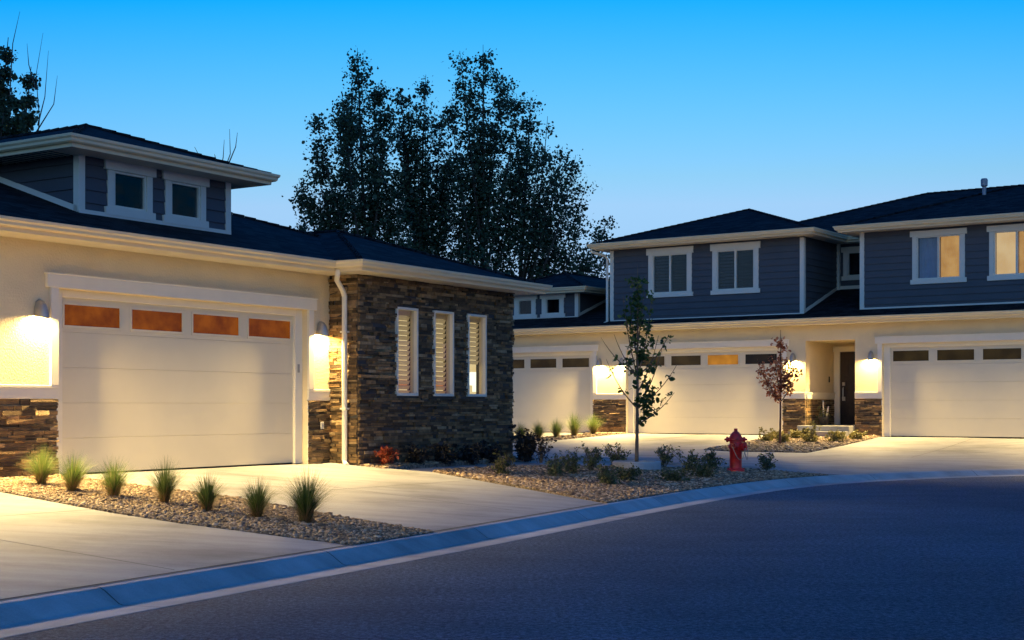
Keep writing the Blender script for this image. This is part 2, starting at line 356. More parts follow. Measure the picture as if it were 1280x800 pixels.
for d, lines in ((dB, [(WL(-.4, -3.0), WL(5.6, -3.0)), (WL(2.5, .1), WL(2.5, -5.75))]),
                 (dA, [(WL(-8, -3.2), WL(-1.95, -3.2)), (WL(-4.62, .1), WL(-4.62, -6.9))]),
                 (dR, [(WR(2.5, .1), WR(2.5, -5.1)), (WR(-.1, -3.2), WR(7.9, -3.2)), (WR(-8.3, -3.4), WR(-3, -3.4)), (WR(-5.65, .1), WR(-5.65, -6.6)), (WR(-14, -3.4), WR(-9.4, -3.4)), (WR(-8.3, -6.6), WR(-.1, -6.6))])):
    mb = MB()
    for a, b in lines: strip_line(mb, a, b, .014, .004)
    mb.build('control_joint', M['joint'], d)
mb = MB(); c = offset(LIP, .70)
for i in range(len(c)-1):
    if 3 < c[i][1] < 14 or 15.6 < c[i][1] < 20.4: strip_line(mb, c[i], c[i+1], .03, .006)
mb.build('expansion_joint', M['joint'], kb)

def pebbles(name, poly, dens, size, seed, dz=.012):
    r = np.random.default_rng(seed); P = np.array(poly); lo, hi = P.min(0), P.max(0)
    n = int(dens*np.prod(hi-lo)); pts = r.uniform(lo, hi, (n, 2)); pts = pts[inside(poly, pts)]; n = len(pts)
    t = (1+5**.5)/2
    ico = np.array([(-1,t,0),(1,t,0),(-1,-t,0),(1,-t,0),(0,-1,t),(0,1,t),(0,-1,-t),(0,1,-t),(t,0,-1),(t,0,1),(-t,0,-1),(-t,0,1)])/math.sqrt(1+t*t)
    fc = np.array([(0,11,5),(0,5,1),(0,1,7),(0,7,10),(0,10,11),(1,5,9),(5,11,4),(11,10,2),(10,7,6),(7,1,8),(3,9,4),(3,4,2),(3,2,6),(3,6,8),(3,8,9),(4,9,5),(2,4,11),(6,2,10),(8,6,7),(9,8,1)])
    sc = size*np.exp(r.normal(0, .32, n)); z = np.array([ground_z(*p) for p in pts])+dz+sc*.15
    ang = r.uniform(0, 6.28, n); sx = sc*r.uniform(.8, 1.4, n); sy = sc*r.uniform(.6, 1., n); sz = sc*r.uniform(.4, .75, n)
    v = ico[None]*(1+r.uniform(-.18, .18, (n, 12, 1)))
    x = v[..., 0]*sx[:, None]; y = v[..., 1]*sy[:, None]; zz = v[..., 2]*sz[:, None]
    ca, sa = np.cos(ang)[:, None], np.sin(ang)[:, None]
    V = np.stack([x*ca-y*sa+pts[:, :1], x*sa+y*ca+pts[:, 1:], zz+z[:, None]], -1).reshape(-1, 3)
    F = (fc[None]+(np.arange(n)*12)[:, None, None]).reshape(-1, 3)
    return tag(from_arrays(name, V, F, 3, M['pebble']), None, None, None, 'stuff')
for poly, dens, size, seed, lab in ((bedL, 2400, .0155, 1, 'tan river gravel in the strip of grass tufts between two driveways'), (isl, 1250, .02, 2, 'tan river gravel filling the island bed around the hydrant'), (bayb, 600, .024, 3, 'dark gravel along the foot of the stone bay'),
                               (bedD, 400, .028, 4, 'gravel bed before the far recessed entry'), (bedE, 400, .028, 5, 'gravel strip with grass tufts before the far pilaster')):
    struct(sheet('gravel_bed', poly, .014 if poly is not isl else .012, M['gravel'], .5, .2))
    tag(pebbles('gravel', poly, dens, size, seed), lab)

# ---------------------------------------------------------------- building helpers
def hip_roof(name, parent, s0, s1, t0, t1, z, pitch=1/3, ridge_to=None, mat=None):
    """hip over rectangle; short side decides; ridge_to extends the ridge back (t) instead of a rear hip"""
    ws, wt = s1-s0, t1-t0; mb = []
    if ridge_to is not None:
        h = ws/2; sm = (s0+s1)/2; A = (s0,t0,z); B = (s1,t0,z); R1 = (sm, t0+h, z+h*pitch); R2 = (sm, ridge_to, z+h*pitch); C = (s1, ridge_to, z); D = (s0, ridge_to, z)
        faces = [(A,B,R1), (B,C,R2,R1), (D,A,R1,R2), (C,D,R2), (D,C,B,A)]
    elif ws >= wt:
        h = wt/2; tm = (t0+t1)/2; R1 = (s0+h, tm, z+h*pitch); R2 = (s1-h, tm, z+h*pitch)
        A,B,C,D = (s0,t0,z),(s1,t0,z),(s1,t1,z),(s0,t1,z); faces = [(A,B,R2,R1),(B,C,R2),(C,D,R1,R2),(D,A,R1),(D,C,B,A)]
    else:
        h = ws/2; sm = (s0+s1)/2; R1 = (sm,t0+h,z+h*pitch); R2 = (sm,t1-h,z+h*pitch)
        A,B,C,D = (s0,t0,z),(s1,t0,z),(s1,t1,z),(s0,t1,z); faces = [(A,B,R1),(B,C,R2,R1),(C,D,R2),(D,A,R1,R2),(D,C,B,A)]
    m = MB()
    for f in faces: m.poly(f)
    o = m.build(name, mat or M['shingle'], parent); me = o.data; uv = me.uv_layers.new(name='uv')
    for p in me.polygons:
        n = p.normal; e = Vector((-n.y, n.x, 0)); e = e.normalized() if e.length > 1e-5 else Vector((1,0,0)); u = n.cross(e)
        for li in p.loop_indices:
            c = me.vertices[me.loops[li].vertex_index].co; uv.data[li].uv = (c.dot(e)+17.3, c.dot(u)+11.1)
    # ridge and hip caps
    caps = MB(); lift = Vector((0,0,.012))
    es = [(R1, R2)] if (Vector(R1)-Vector(R2)).length > .1 else []
    for c in (A, B, C, D):
        r = min((R1, R2), key=lambda q: (Vector(q)-Vector(c)).length)
        if ridge_to is None or c in (A, B): es.append((c, r))
    for a, b in es:
        a = Vector(a); b = Vector(b); k = max(2, int((b-a).length/.22))
        for i in range(k):
            p = a.lerp(b, i/k)+lift; q = a.lerp(b, (i+1)/k)+lift*.4
            caps.tube([p, q], [.04, .034], 5)
    c = caps.build('ridge_cap', mat or M['shingle'], o); uv = c.data.uv_layers.new(name='uv')
    for li, l in enumerate(c.data.loops): uv.data[li].uv = tuple(c.data.vertices[l.vertex_index].co[:2])
    return o
GUT = [(0,-.055),(.012,-.055),(.016,0),(.06,0),(.085,.02),(.09,.055),(.115,.08),(.12,.115),(.112,.118),(.11,.10),(0,.10)]
def gutter(parent, path, z, name='gutter', prof=GUT):
    """path: (s,t) list along the eave line; the outside is on the right hand; z is the top"""
    mb = MB(); P = [np.array(p, float) for p in path]; rows = []
    for i, p in enumerate(P):
        ns = []
        if i > 0: d = P[i]-P[i-1]; d /= np.linalg.norm(d); ns.append(np.array([d[1], -d[0]]))
        if i < len(P)-1: d = P[i+1]-P[i]; d /= np.linalg.norm(d); ns.append(np.array([d[1], -d[0]]))
        n = sum(ns)
        if len(ns) == 2: n = n/(1+ns[0]@ns[1])
        rows.append([(p[0]+n[0]*o, p[1]+n[1]*o, z-.118+h) for o, h in prof])
    k = len(prof)
    for i in range(len(P)-1):
        for j in range(k): mb.quad(rows[i][j], rows[i+1][j], rows[i+1][(j+1) % k], rows[i][(j+1) % k])
    mb.poly(rows[0]); mb.poly(rows[-1])
    return mb.build(name, M['gutter'], parent)
def siding(mb, P, d, n, L, z0, z1, openings=(), exp=.19, top=None):
    """lap boards; top(l) optional upper limit, bottom cut handled by roof below"""
    z = z0
    while z < z1-1e-4:
        zb = min(z+exp, z1); cuts = sorted({z, zb, *[c for o in openings for c in (o[2], o[3]) if z < c < zb]})
        for ca, cb in zip(cuts[:-1], cuts[1:]):
            segs = [(0, L)]
            for o in openings:
                if o[2] <= ca+1e-5 and o[3] >= cb-1e-5:
                    segs = [q for a, b in segs for q in ((a, min(b, o[0])), (max(a, o[1]), b)) if q[1]-q[0] > 1e-4]
            oa = .024*(1-(ca-z)/exp); ob = .024*(1-(cb-z)/exp)
            for a, b in segs:
                p = lambda l, o, zz: (P[0]+d[0]*l+n[0]*o, P[1]+d[1]*l+n[1]*o, zz)
                mb.quad(p(a, oa, ca), p(b, oa, ca), p(b, ob, cb), p(a, ob, cb))
                if ca == z: mb.quad(p(a, 0, ca), p(b, 0, ca), p(b, oa, ca), p(a, oa, ca))
        z = zb
def stones(mb, P, d, n, L, z0, z1, openings=(), deep=(.035, .085)):
    z = z0
    while z < z1-.012:
        h = random.choice((.032, .04, .048, .056, .068)); zb = min(z+h, z1)
        if z1-zb < .03: zb = z1
        l = -random.uniform(0, .25)
        while l < L:
            w = random.choice((.1, .14, .19, .24, .3, .4))*random.uniform(.8, 1.2); a, b = max(0, l), min(L, l+w); l += w
            if L-b < .05: b = L; l = L
            if b-a < .02: continue
            segs = [(a, b)]
            for o in openings:
                if zb > o[2]+.01 and z < o[3]-.01: segs = [q for u, v in segs for q in ((u, min(v, o[0])), (max(u, o[1]), v)) if q[1]-q[0] > .02]
            for u, v in segs:
                dp = random.uniform(*deep); sub = random.random() < .25 and zb-z > .07
                for (zz0, zz1) in (((z, (z+zb)/2), ((z+zb)/2, zb)) if sub else ((z, zb),)):
                    mb.obox(P, d, n, u+.003, v-.003, -.02, dp*random.uniform(.8, 1.2), zz0+.003, zz1-.003, .008)
        z = zb
def window(house, s0, s1, z0, z1, t, panes=2, left='dark', right='dark', tr=.11, header=.16, label=None, glass='glass'):
    """s0..s1, z0..z1 is the glazed unit; trim outside it. Wall outer face at t, looking along +t"""
    mb = MB(); f = -.036
    mb.box(s0-tr-.06, s1+tr+.06, t-.055, t+.02, z1+.001, z1+header); mb.box(s0-tr-.05, s1+tr+.05, t-.05, t+.02, z0-.13, z0-.002)
    mb.box(s0-tr, s0-.002, t+f, t+.02, z0-.002, z1+.001); mb.box(s1+.002, s1+tr, t+f, t+.02, z0-.002, z1+.001)
    w = .035                                                        # vinyl frame
    mb.box(s0-.002, s0+w, t-.02, t+.07, z0, z1); mb.box(s1-w, s1+.002, t-.02, t+.07, z0, z1)
    mb.box(s0+w, s1-w, t-.02, t+.07, z0-.002, z0+w); mb.box(s0+w, s1-w, t-.02, t+.07, z1-w, z1+.001)
    sm = (s0+s1)/2
    if panes == 2: mb.box(sm-.028, sm+.028, t-.022, t+.07, z0+w, z1-w)
    win = mb.build('window', M['trim'], house, bevel=.004)
    if label: win['label'] = label
    ins = MB(); D = .5
    ins.quad((s0-.02,t+.08,z0-.02),(s0-.02,t+D,z0-.02),(s0-.02,t+D,z1+.02),(s0-.02,t+.08,z1+.02)); ins.quad((s1+.02,t+.08,z0-.02),(s1+.02,t+D,z0-.02),(s1+.02,t+D,z1+.02),(s1+.02,t+.08,z1+.02))
    ins.quad((s0-.02,t+.08,z0-.02),(s1+.02,t+.08,z0-.02),(s1+.02,t+D,z0-.02),(s0-.02,t+D,z0-.02)); ins.quad((s0-.02,t+.08,z1+.02),(s1+.02,t+.08,z1+.02),(s1+.02,t+D,z1+.02),(s0-.02,t+D,z1+.02))
    ins.quad((s0-.02,t+D,z0-.02),(s1+.02,t+D,z0-.02),(s1+.02,t+D,z1+.02),(s0-.02,t+D,z1+.02))
    ins.build('interior', M['roomdark'], win)
    spans = [(s0+w, sm-.028, left), (sm+.028, s1-w, right)] if panes == 2 else [(s0+w, s1-w, left)]
    for a, b, kind in spans:
        p = MB(); p.box(a-.004, b+.004, t+.02, t+.026, z0+w-.004, z1-w+.004); p.build('pane', M[glass], win)
        q = MB()
        if kind in ('slats', 'dimslats'):
            z = z0+w
            while z < z1-w:
                q.quad((a, t+.14, z), (b, t+.14, z), (b, t+.10, z+.062), (a, t+.10, z+.062)); z += .095
            q.build('blind', M['slat'] if kind == 'slats' else M['roomdark'], win)
        elif kind in ('warm', 'palewarm', 'curtain'):
            n = 14
            for i in range(n):
                x0 = a+(b-a)*i/n; x1 = a+(b-a)*(i+1)/n; y0 = t+.12+.012*(i % 2); y1 = t+.12+.012*((i+1) % 2)
                q.quad((x0, y0, z0+w-.01), (x1, y1, z0+w-.01), (x1, y1, z1-w+.01), (x0, y0, z1-w+.01))
            q.build('blind' if kind != 'curtain' else 'curtain', M[{'warm': 'warm_blind', 'palewarm': 'pale_blind', 'curtain': 'curtain'}[kind]], win)
    return win
def garage(house, s0, panes, label=None, W=5.21, H=2.57):
    s1 = s0+W; mb = MB()
    mb.box(s0-.2, s1+.2, -.055, 0, H+.005, H+.185); mb.box(s0-.215, s1+.215, -.068, 0, H+.185, H+.205)
    mb.box(s0-.13, s0, -.045, 0, 1.24, H+.004); mb.box(s1, s1+.13, -.045, 0, 1.24, H+.004)
    mb.box(s0+.001, s0+.18, .10, .20, 0, H-.001); mb.box(s1-.18, s1-.001, .10, .20, 0, H-.001); mb.box(s0+.18, s1-.18, .10, .20, H-.10, H-.001)
    mb.box(s0-.02, s0, -.02, .0, -.1, 1.04); mb.box(s1, s1+.02, -.02, .0, -.1, 1.04)
    mb.build('garage_trim', M['trim'], house, bevel=.006)
    a, b = s0+.165, s1-.165; top = H-.09; n = 5; h = (top-.015)/n; mb = MB()
    ws = [(s0+.24+1.235*i, s0+.24+1.235*i+1.025) for i in range(4)]; wz0, wz1 = 2.07, 2.385
    for k in range(n):
        z0 = .015+k*h+.0016; z1 = .015+(k+1)*h-.0016
        if k < n-1: mb.box(a, b, .155, .2, z0, z1)
        else:
            mb.box(a, b, .155, .2, z0, wz0); mb.box(a, b, .155, .2, wz1, z1)
            xs = [a]+[x for w in ws for x in w]+[b]
            for i in range(0, len(xs), 2): mb.box(xs[i], xs[i+1], .155, .2, wz0, wz1)
            for x0, x1 in ws:                                   # raised lite frames
                e = .035
                mb.box(x0-.02, x1+.02, .143, .155, wz1-.012, wz1+.025); mb.box(x0-.02, x1+.02, .143, .155, wz0-.025, wz0+.012)
                mb.box(x0-.02, x0+.012, .143, .155, wz0+.012, wz1-.012); mb.box(x1-.012, x1+.02, .143, .155, wz0+.012, wz1-.012)
    door = mb.build('garage_door', M['door_paint'], house, bevel=.0025)
    if label: door['label'] = label
    sh = MB(); sh.box(a-.02, b+.02, .19, .215, 0, top+.02); sh.build('door_backing', M['door_paint'], door)
    se = MB(); se.box(a, b, .16, .19, -.02, .014); se.build('bottom_seal', M['black'], door)
    for (x0, x1), k in zip(ws, panes):
        p = MB(); p.box(x0-.002, x1+.002, .165, .175, wz0-.002, wz1+.002); p.build('pane', M[k], door)
    return door
LAMP = 340; LAMP_MIX = (.5, 1.25)
def sconce(W, floor, ang, s, z, label, power):
    """half-cone wall lamp, open below, on the wall face at t=0; z = mouth height above the floor"""
    x, y = W(s, 0); e = empty('wall_lamp', (x, y, floor+z), ang, label, 'wall lamp', 'half-cone wall lamps on the house fronts')
    mb = MB(); mb.box(-.05, .05, -.014, -.001, .02, .2); mb.build('back_plate', M['metal'], e, bevel=.004)
    sh = MB(); prof = [(.088, 0), (.09, .01), (.082, .09), (.066, .16), (.045, .205), (.015, .225), (.0, .228)];
    sh.lathe(prof, (0, -.014, 0), 18, math.pi, 2*math.pi); sh.lathe([(r*.95, zz*.97+.001) for r, zz in prof], (0, -.016, 0), 18, math.pi, 2*math.pi)
    for (r0, h0), (r1, h1) in zip(prof[:-1], prof[1:]): sh.quad((-r0,-.014,h0), (r0,-.014,h0), (r1,-.014,h1), (-r1,-.014,h1))
    sh.v = [(x_, -.014+(y_+.014)*1.95, z_-.034*max(0, -.014-y_)/.088*(1-max(0, z_)/.228)) for x_, y_, z_ in sh.v]     # mouth cut on a slant, lower in front
    sh.build('lamp_shade', M['metal'], e, smooth=False)
    bl = MB(); r = .024; bl.lathe([(0.001, -r), (r*.7, -r*.7), (r, 0), (r*.7, r*.7), (.012, .05), (.001, .06)], (0, -.08, .055), 12); bu = bl.build('bulb', M['bulb'], e, smooth=True)
    li = bpy.data.lights.new('bulb_light', 'POINT'); li.energy = power; li.color = (1, .705, .27); li.shadow_soft_size = .027
    li.use_nodes = True; lt = li.node_tree; fo = lt.nodes.new('ShaderNodeLightFalloff'); fo.inputs[0].default_value = LAMP_MIX[0]; fo.inputs[1].default_value = 1.0; f2 = lt.nodes.new('ShaderNodeLightFalloff'); f2.inputs[0].default_value = LAMP_MIX[1]
    ad = lt.nodes.new('ShaderNodeMath'); lt.links.new(fo.outputs['Quadratic'], ad.inputs[0]); lt.links.new(f2.outputs['Linear'], ad.inputs[1])
    em = next(n for n in lt.nodes if n.type == 'EMISSION'); lt.links.new(ad.outputs[0], em.inputs['Strength'])
    lo = bpy.data.objects.new('bulb_light', li); COL.objects.link(lo); lo.parent = e; lo.location = (0, -.094, .0135)
    return e
def block(house, name, mat, boxes, bevel=0):
    mb = MB()
    for b in boxes: mb.box(*b)
    return mb.build(name, mat, house, bevel=bevel)
def boards(house, boxes):
    for b in boxes: block(house, 'corner_board', M['trim'], [b], .004)
def pilaster(house, a, b):
    """stone wainscot with ledge between two openings on the t=0 wall"""
    mb = MB(); stones(mb, (a, 0), (1, 0), (0, -1), b-a, -.12, 1.05, deep=(.012, .05)); mb.build('stone_wainscot', M['stone'], house)
    block(house, 'ledge', M['trim'], [(a+.002, b-.002, -.03, 0, 1.052, 1.2), (a+.001, b-.001, -.042, 0, 1.2, 1.24)], .006)
def wall_panels(house, s0, s1, zt, opens, H=2.57, th=.25):
    bx = []; x = s0
    for a, b in opens:
        bx.append((x, a, 0, th, -.3, zt)); bx.append((a, b, 0, th, H, zt)); x = b
    bx.append((x, s1, 0, th, -.3, zt)); return block(house, 'wall', M['stucco'], bx)
# ---------------------------------------------------------------- left house
hl = empty('townhouse', (*OL, LZ), AL, 'low townhouse with dark stone bay of three tall lit windows and a small dormer', 'house')
wall_panels(hl, -10, 5.72, 3.2, [(-7.53, -2.32), (-.08, 5.13)])
garage(hl, -.08, ['amber_pane']*4, 'white garage door with four amber lit panes'); garage(hl, -7.53, ['dark_pane']*4)
pilaster(hl, 5.13, 5.72); pilaster(hl, -2.32, -.08); pilaster(hl, -9.99, -7.53)
block(hl, 'keypad', M['metal'], [(5.0, 5.05, .085, .1, 1.52, 1.66)], .005)
block(hl, 'outlet_cover', M['plastic'], [(5.41, 5.48, -.078, -.05, .57, .69)], .005)
# stone bay
op = [(6.76-5.72, 7.39-5.72), (7.88-5.72, 8.51-5.72), (8.98-5.72, 9.61-5.72)]; WZ = (1.14, 2.70)
op4 = [(a, b, *WZ) for a, b in op]
mb = MB(); stones(mb, (5.72, -.61), (1, 0), (0, -1), 4.87, -.3, 3.22, op4, (-.005, .06)); stones(mb, (5.72, -.0), (0, -1), (-1, 0), .61, -.3, 3.22, (), (.0, .045))
stones(mb, (10.59, -.61), (0, 1), (1, 0), 2.5, -.3, 3.22, (), (0, .045)); mb.build('stone_veneer', M['stone'], hl)
bx = []; x = 5.72
for a, b in op: bx += [(x+.001, 5.72+a, -.609, -.41, -.3, 3.2), (5.72+a, 5.72+b, -.609, -.41, -.3, WZ[0]), (5.72+a, 5.72+b, -.609, -.41, WZ[1], 3.2)]; x = 5.72+b
bx += [(x, 10.589, -.609, -.41, -.3, 3.2), (5.721, 5.9, -.41, 0, -.3, 3.2), (10.4, 10.589, -.41, 4, -.3, 3.2)]
block(hl, 'bay_wall', M['pot'], bx)
for i, (a, b) in enumerate(op):
    a += 5.72; b += 5.72; z0, z1 = WZ; t = -.61; mb = MB(); w = .04
    mb.box(a-.001, a+w, t-.05, t+.06, z0, z1); mb.box(b-w, b+.001, t-.05, t+.06, z0, z1); mb.box(a+w, b-w, t-.05, t+.06, z0-.001, z0+w+.01); mb.box(a+w, b-w, t-.05, t+.06, z1-w, z1+.001)
    win = mb.build('window', M['trim'], hl, bevel=.004); win['label'] = ['tall narrow lit window nearest the downspout', 'middle tall narrow lit window', 'tall narrow lit window with table lamp'][i]
    p = MB(); p.box(a+w-.004, b-w+.004, t+.02, t+.027, z0+w, z1-w+.004); p.build('pane', M['glass'], win)
    j = MB(); D = .13
    j.quad((b-.002,t+.06,z0),(b-.002,t+D,z0),(b-.002,t+D,z1),(b-.002,t+.06,z1)); j.quad((a+.002,t+.06,z0),(a+.002,t+D,z0),(a+.002,t+D,z1),(a+.002,t+.06,z1))
    j.quad((a,t+.06,z0+.002),(b,t+.06,z0+.002),(b,t+D,z0+.002),(a,t+D,z0+.002)); j.quad((a,t+.06,z1-.002),(b,t+.06,z1-.002),(b,t+D,z1-.002),(a,t+D,z1-.002)); j.build('reveal', M['jamb'], win)
    q = MB(); z = z0+.03 if i < 2 else z0+.62
    while z < z1-.12:
        q.quad((a, t+D+.04, z), (b, t+D+.04, z), (b, t+D, z+.072), (a, t+D, z+.072)); z += .088
    q.box(a, b, t+D-.01, t+D+.05, z1-.13, z1-.002); q.build('shutter', M['shutter'], win)
    g = MB(); y = t+D+.35
    if i < 2: g = MB(); g.box(a-.1, b+.7, y-.16, y-.03, z0+.14, z0+.29); g.build('glow_strip', M['orange_glow'], win)  # indistinct orange thing in the room, drawn as a strip that emits its colour
    else:
        g = MB(); g.lathe([(.05, 0), (.05, .12), (.15, .13), (.10, .38)], (b+.12, y-.17, z0+.1), 16); g.build('table_lamp', M['lamp_glow'], win)
block(hl, 'lit_room', M['room_glow'], [(6.3, 10.35, .012, .03, .3, 3.1)])
# eaves: garage, bay
zg = 3.36
gutter(hl, [(-9.6, -.55), (5.2, -.55), (5.2, -1.11), (11.0, -1.11), (11.0, 5.0)], zg)
block(hl, 'soffit', M['soffit'], [(-9.5, 5.25, -.55, .02, zg-.17, zg-.15), (5.2, 11.0, -1.11, -.0, zg-.172, zg-.152), (10.5, 11.0, 0, 5, zg-.172, zg-.152)])
hip_roof('roof', hl, -24, 10.3, -.56, 12.6, zg-.02); hip_roof('bay_roof', hl, 5.19, 11.02, -1.12, 6, zg-.015, ridge_to=6)
# downspout
mb = MB(); mb.tube([(5.2, -.62, 3.22), (5.2, -.6, 3.13), (5.28, -.52, 3.06), (5.56, -.42, 2.9), (5.63, -.4, 2.82), (5.63, -.4, 2.7), (5.63, -.4, .05), (5.60, -.44, -.02), (5.55, -.52, -.04)], [.045]*9, 8)
for z in (.9, 2.2): mb.box(5.58, 5.69, -.46, -.34, z, z+.03)
mb.build('downspout', M['trim'], hl)
# dormer
ds0, ds1, dt = .99, 4.10, .8; dw = [(1.63, 2.28), (2.79, 3.43)]
mb = MB(); siding(mb, (ds0, dt), (1, 0), (0, -1), ds1-ds0, 3.76, 4.70, [(a-.0-ds0, b-ds0, 3.95, 4.49) for a, b in dw])
siding(mb, (ds0, 6), (0, -1), (-1, 0), 6-dt, 3.76, 4.70); siding(mb, (ds1, dt), (0, 1), (1, 0), 6-dt, 3.76, 4.70); mb.build('siding', M['siding'], hl)
boards(hl, [(ds0-.03, ds0+.09, dt-.03, dt+.0, 3.80, 4.66), (ds0-.03, ds0-.002, dt, dt+.09, 3.80, 4.66), (ds1-.09, ds1+.03, dt-.03, dt, 3.80, 4.66), (ds1+.002, ds1+.03, dt, dt+.09, 3.80, 4.66)])
mb = MB(); mb.box(ds0-.02, ds1+.02, dt-.04, dt-.0, 3.74, 3.84)
for s, n in ((ds0, -1), (ds1, 1)):
    za = 3.34+(dt+.55)/3; zb = 3.34+(4.2+.55)/3
    x0, x1 = s+n*.002, s+n*.03
    mb.quad((x1,dt,za-.02),(x1,4.2,zb-.02),(x1,4.2,zb+.09),(x1,dt,za+.09)); mb.quad((x0,dt,za+.09),(x0,4.2,zb+.09),(x1,4.2,zb+.09),(x1,dt,za+.09))
mb.build('base_trim', M['trim'], hl)
for k, (a, b) in enumerate(dw): window(hl, a, b, 3.94, 4.49, dt, 1, tr=.12, header=.14, glass='wavy_glass')
gutter(hl, [(.47, 7), (.47, .34), (4.60, .34), (4.60, 7)], 4.80)
block(hl, 'soffit', M['soffit'], [(.47, 4.60, .34, dt+.02, 4.63, 4.65), (.47, ds0, dt+.02, 6.5, 4.63, 4.65), (ds1, 4.60, dt+.02, 6.5, 4.63, 4.65)])
mb = MB()
for i in range(40):
    y = dt+.1+i*.14; mb.box(.5, ds0-.03, y, y+.012, 4.622, 4.632)
mb.build('soffit_groove', M['black'], hl)
hip_roof('dormer_roof', hl, .46, 4.61, .33, 8, 4.785, ridge_to=7.5)
for s, z, lab, w in ((-.39, 2.17, 'grey wall lamp at the far left, left of the nearest garage door', 1), (5.45, 2.17, 'grey wall lamp between the nearest garage door and the stone bay', 1),
                     (-1.98, 2.17, 'grey wall lamp on the same pilaster, just out of frame at left', 1), (-7.85, 2.17, 'grey wall lamp far beyond the left edge of the picture', 1)):
    sconce(WL, LZ, AL, s, z, lab, LAMP*w)

# ---------------------------------------------------------------- right building
hr = empty('townhouse', (*OR, RZ), AR, 'two-storey townhouse row with dark grey siding above three cream garages behind the hydrant', 'house')
G1, G2, G3 = -14.66, -8.25, -.07
bx = []
for a, b, z0, z1 in ((-22, G1, -.3, 3.2), (G1, G1+5.21, 2.57, 3.2), (G1+5.21, G2, -.3, 3.2), (G2, G2+5.21, 2.57, 3.2), (G2+5.21, -2.34, -.3, 3.2), (-2.34, -.86, 2.71, 3.2), (-.86, G3, -.3, 3.2), (G3, G3+5.21, 2.57, 3.2), (G3+5.21, 9, -.3, 3.2)): bx.append((a, b, 0, .25, z0, z1))
bx += [(-2.6, -2.341, .25, 2.1, -.3, 2.9), (-.859, -.6, .25, 2.1, -.3, 2.9), (-2.6, -.6, 2.1, 2.3, -.3, 2.9), (-2.34, -.86, .25, 2.1, 2.712, 2.9)]
block(hr, 'wall', M['stucco'], bx)
garage(hr, G1, ['brown_pane']*4, 'far left garage door, partly behind the stone bay'); garage(hr, G2, ['brown_pane', 'brown_pane', 'orange_pane', 'dark_pane'], 'middle garage door with one orange lit pane'); garage(hr, G3, ['brown_pane']*4, 'right garage door with dim brown panes')
pilaster(hr, G1+5.21, G2); pilaster(hr, G2+5.21, -2.34); pilaster(hr, -.86, G3); pilaster(hr, G3+5.21, 9)
# entry
mb = MB(); stones(mb, (-2.34, 0), (0, 1), (1, 0), 2.1, .25, 1.03, (), (.015, .04)); mb.build('stone_wainscot', M['stone'], hr)
block(hr, 'ledge', M['trim'], [(-2.339, -2.27, 0, 2.099, 1.052, 1.2), (-2.339, -2.25, 0, 2.098, 1.2, 1.24)], .004)
block(hr, 'porch_floor', M['concrete'], [(-2.338, -.862, -.02, 2.1, -.2, .29)])
block(hr, 'step', M['concrete'], [(-2.42, -.88, -.42, -.06, -.3, .285), (-2.55, -.88, -.78, -.42, -.3, .13)], .012)
block(hr, 'door_trim', M['trim'], [(-2.29, -2.12, 2.04, 2.1, .29, 2.46), (-2.33, -.9, 2.03, 2.1, 2.46, 2.62)], .006)
mb = MB(); mb.box(-2.11, -1.05, 2.06, 2.099, .29, 2.45)
for z in (.45, 1.1, 1.75): mb.box(-2.0, -1.85, 2.05, 2.06, z, z+.5)
dr = mb.build('door', M['entry_door'], hr, bevel=.005)
mb = MB()
for k in range(4): mb.box(-1.62, -1.38, 2.05, 2.058, .75+k*.42, 1.12+k*.42)
mb.build('pane', M['brown_pane'], dr)
mb = MB(); mb.tube([(-1.99, 2.0, 1.05), (-1.99, 1.97, 1.1), (-1.99, 1.97, 1.36), (-1.99, 2.0, 1.4)], [.016]*4, 8); mb.box(-2.03, -1.95, 2.0, 2.06, 1.0, 1.12); mb.box(-2.025, -1.955, 2.0, 2.06, 1.45, 1.55); mb.build('handle', M['nickel'], dr)
block(hr, 'doorbell', M['black'], [(-2.339, -2.32, 1.72, 1.78, 1.55, 1.72)], .004)
# lower eave
zg = 3.33
gutter(hr, [(-22, -.5), (10, -.5)], zg); block(hr, 'soffit', M['soffit'], [(-22, 10, -.5, .02, zg-.17, zg-.15)])
hip_roof('roof', hr, -26, 14, -.51, 11.5, zg-.02)
# one-storey unit dormer
e0, e1, et = -13.55, -10.53, .8; ew = [(-12.86, -12.30), (-11.76, -11.20)]
mb = MB(); siding(mb, (e0, et), (1, 0), (0, -1), e1-e0, 3.68, 4.60, [(a-e0, b-e0, 3.86, 4.39) for a, b in ew]); siding(mb, (e1, et), (0, 1), (1, 0), 4, 3.68, 4.60); siding(mb, (e0, et+4), (0, -1), (-1, 0), 4, 3.68, 4.6); mb.build('siding', M['siding'], hr)
boards(hr, [(e1-.1, e1+.03, et-.03, et, 3.7, 4.55), (e1+.002, e1+.03, et, et+.1, 3.72, 4.55), (e0-.03, e0+.1, et-.03, et, 3.7, 4.55)])
mb = MB(); mb.box(e0, e1+.02, et-.04, et, 3.66, 3.76)
za = 3.31+(et+.5)/3; zb = 3.31+(4+.5)/3
mb.quad((e1+.03,et,za-.02),(e1+.03,4,zb-.02),(e1+.03,4,zb+.1),(e1+.03,et,za+.1)); mb.quad((e1+.002,et,za+.1),(e1+.002,4,zb+.1),(e1+.03,4,zb+.1),(e1+.03,et,za+.1)); mb.build('base_trim', M['trim'], hr)
for a, b in ew: window(hr, a, b, 3.87, 4.38, et, 1, tr=.15, header=.13)
gutter(hr, [(-14.1, 5), (-14.1, .38), (-10.02, .38), (-10.02, 5)], 4.68); block(hr, 'soffit', M['soffit'], [(-14.1, -10.02, .38, et+.02, 4.51, 4.53), (e1, -10.02, et+.02, 5, 4.51, 4.53)])
hip_roof('dormer_roof', hr, -14.11, -10.01, .37, 6, 4.665, ridge_to=5.5)
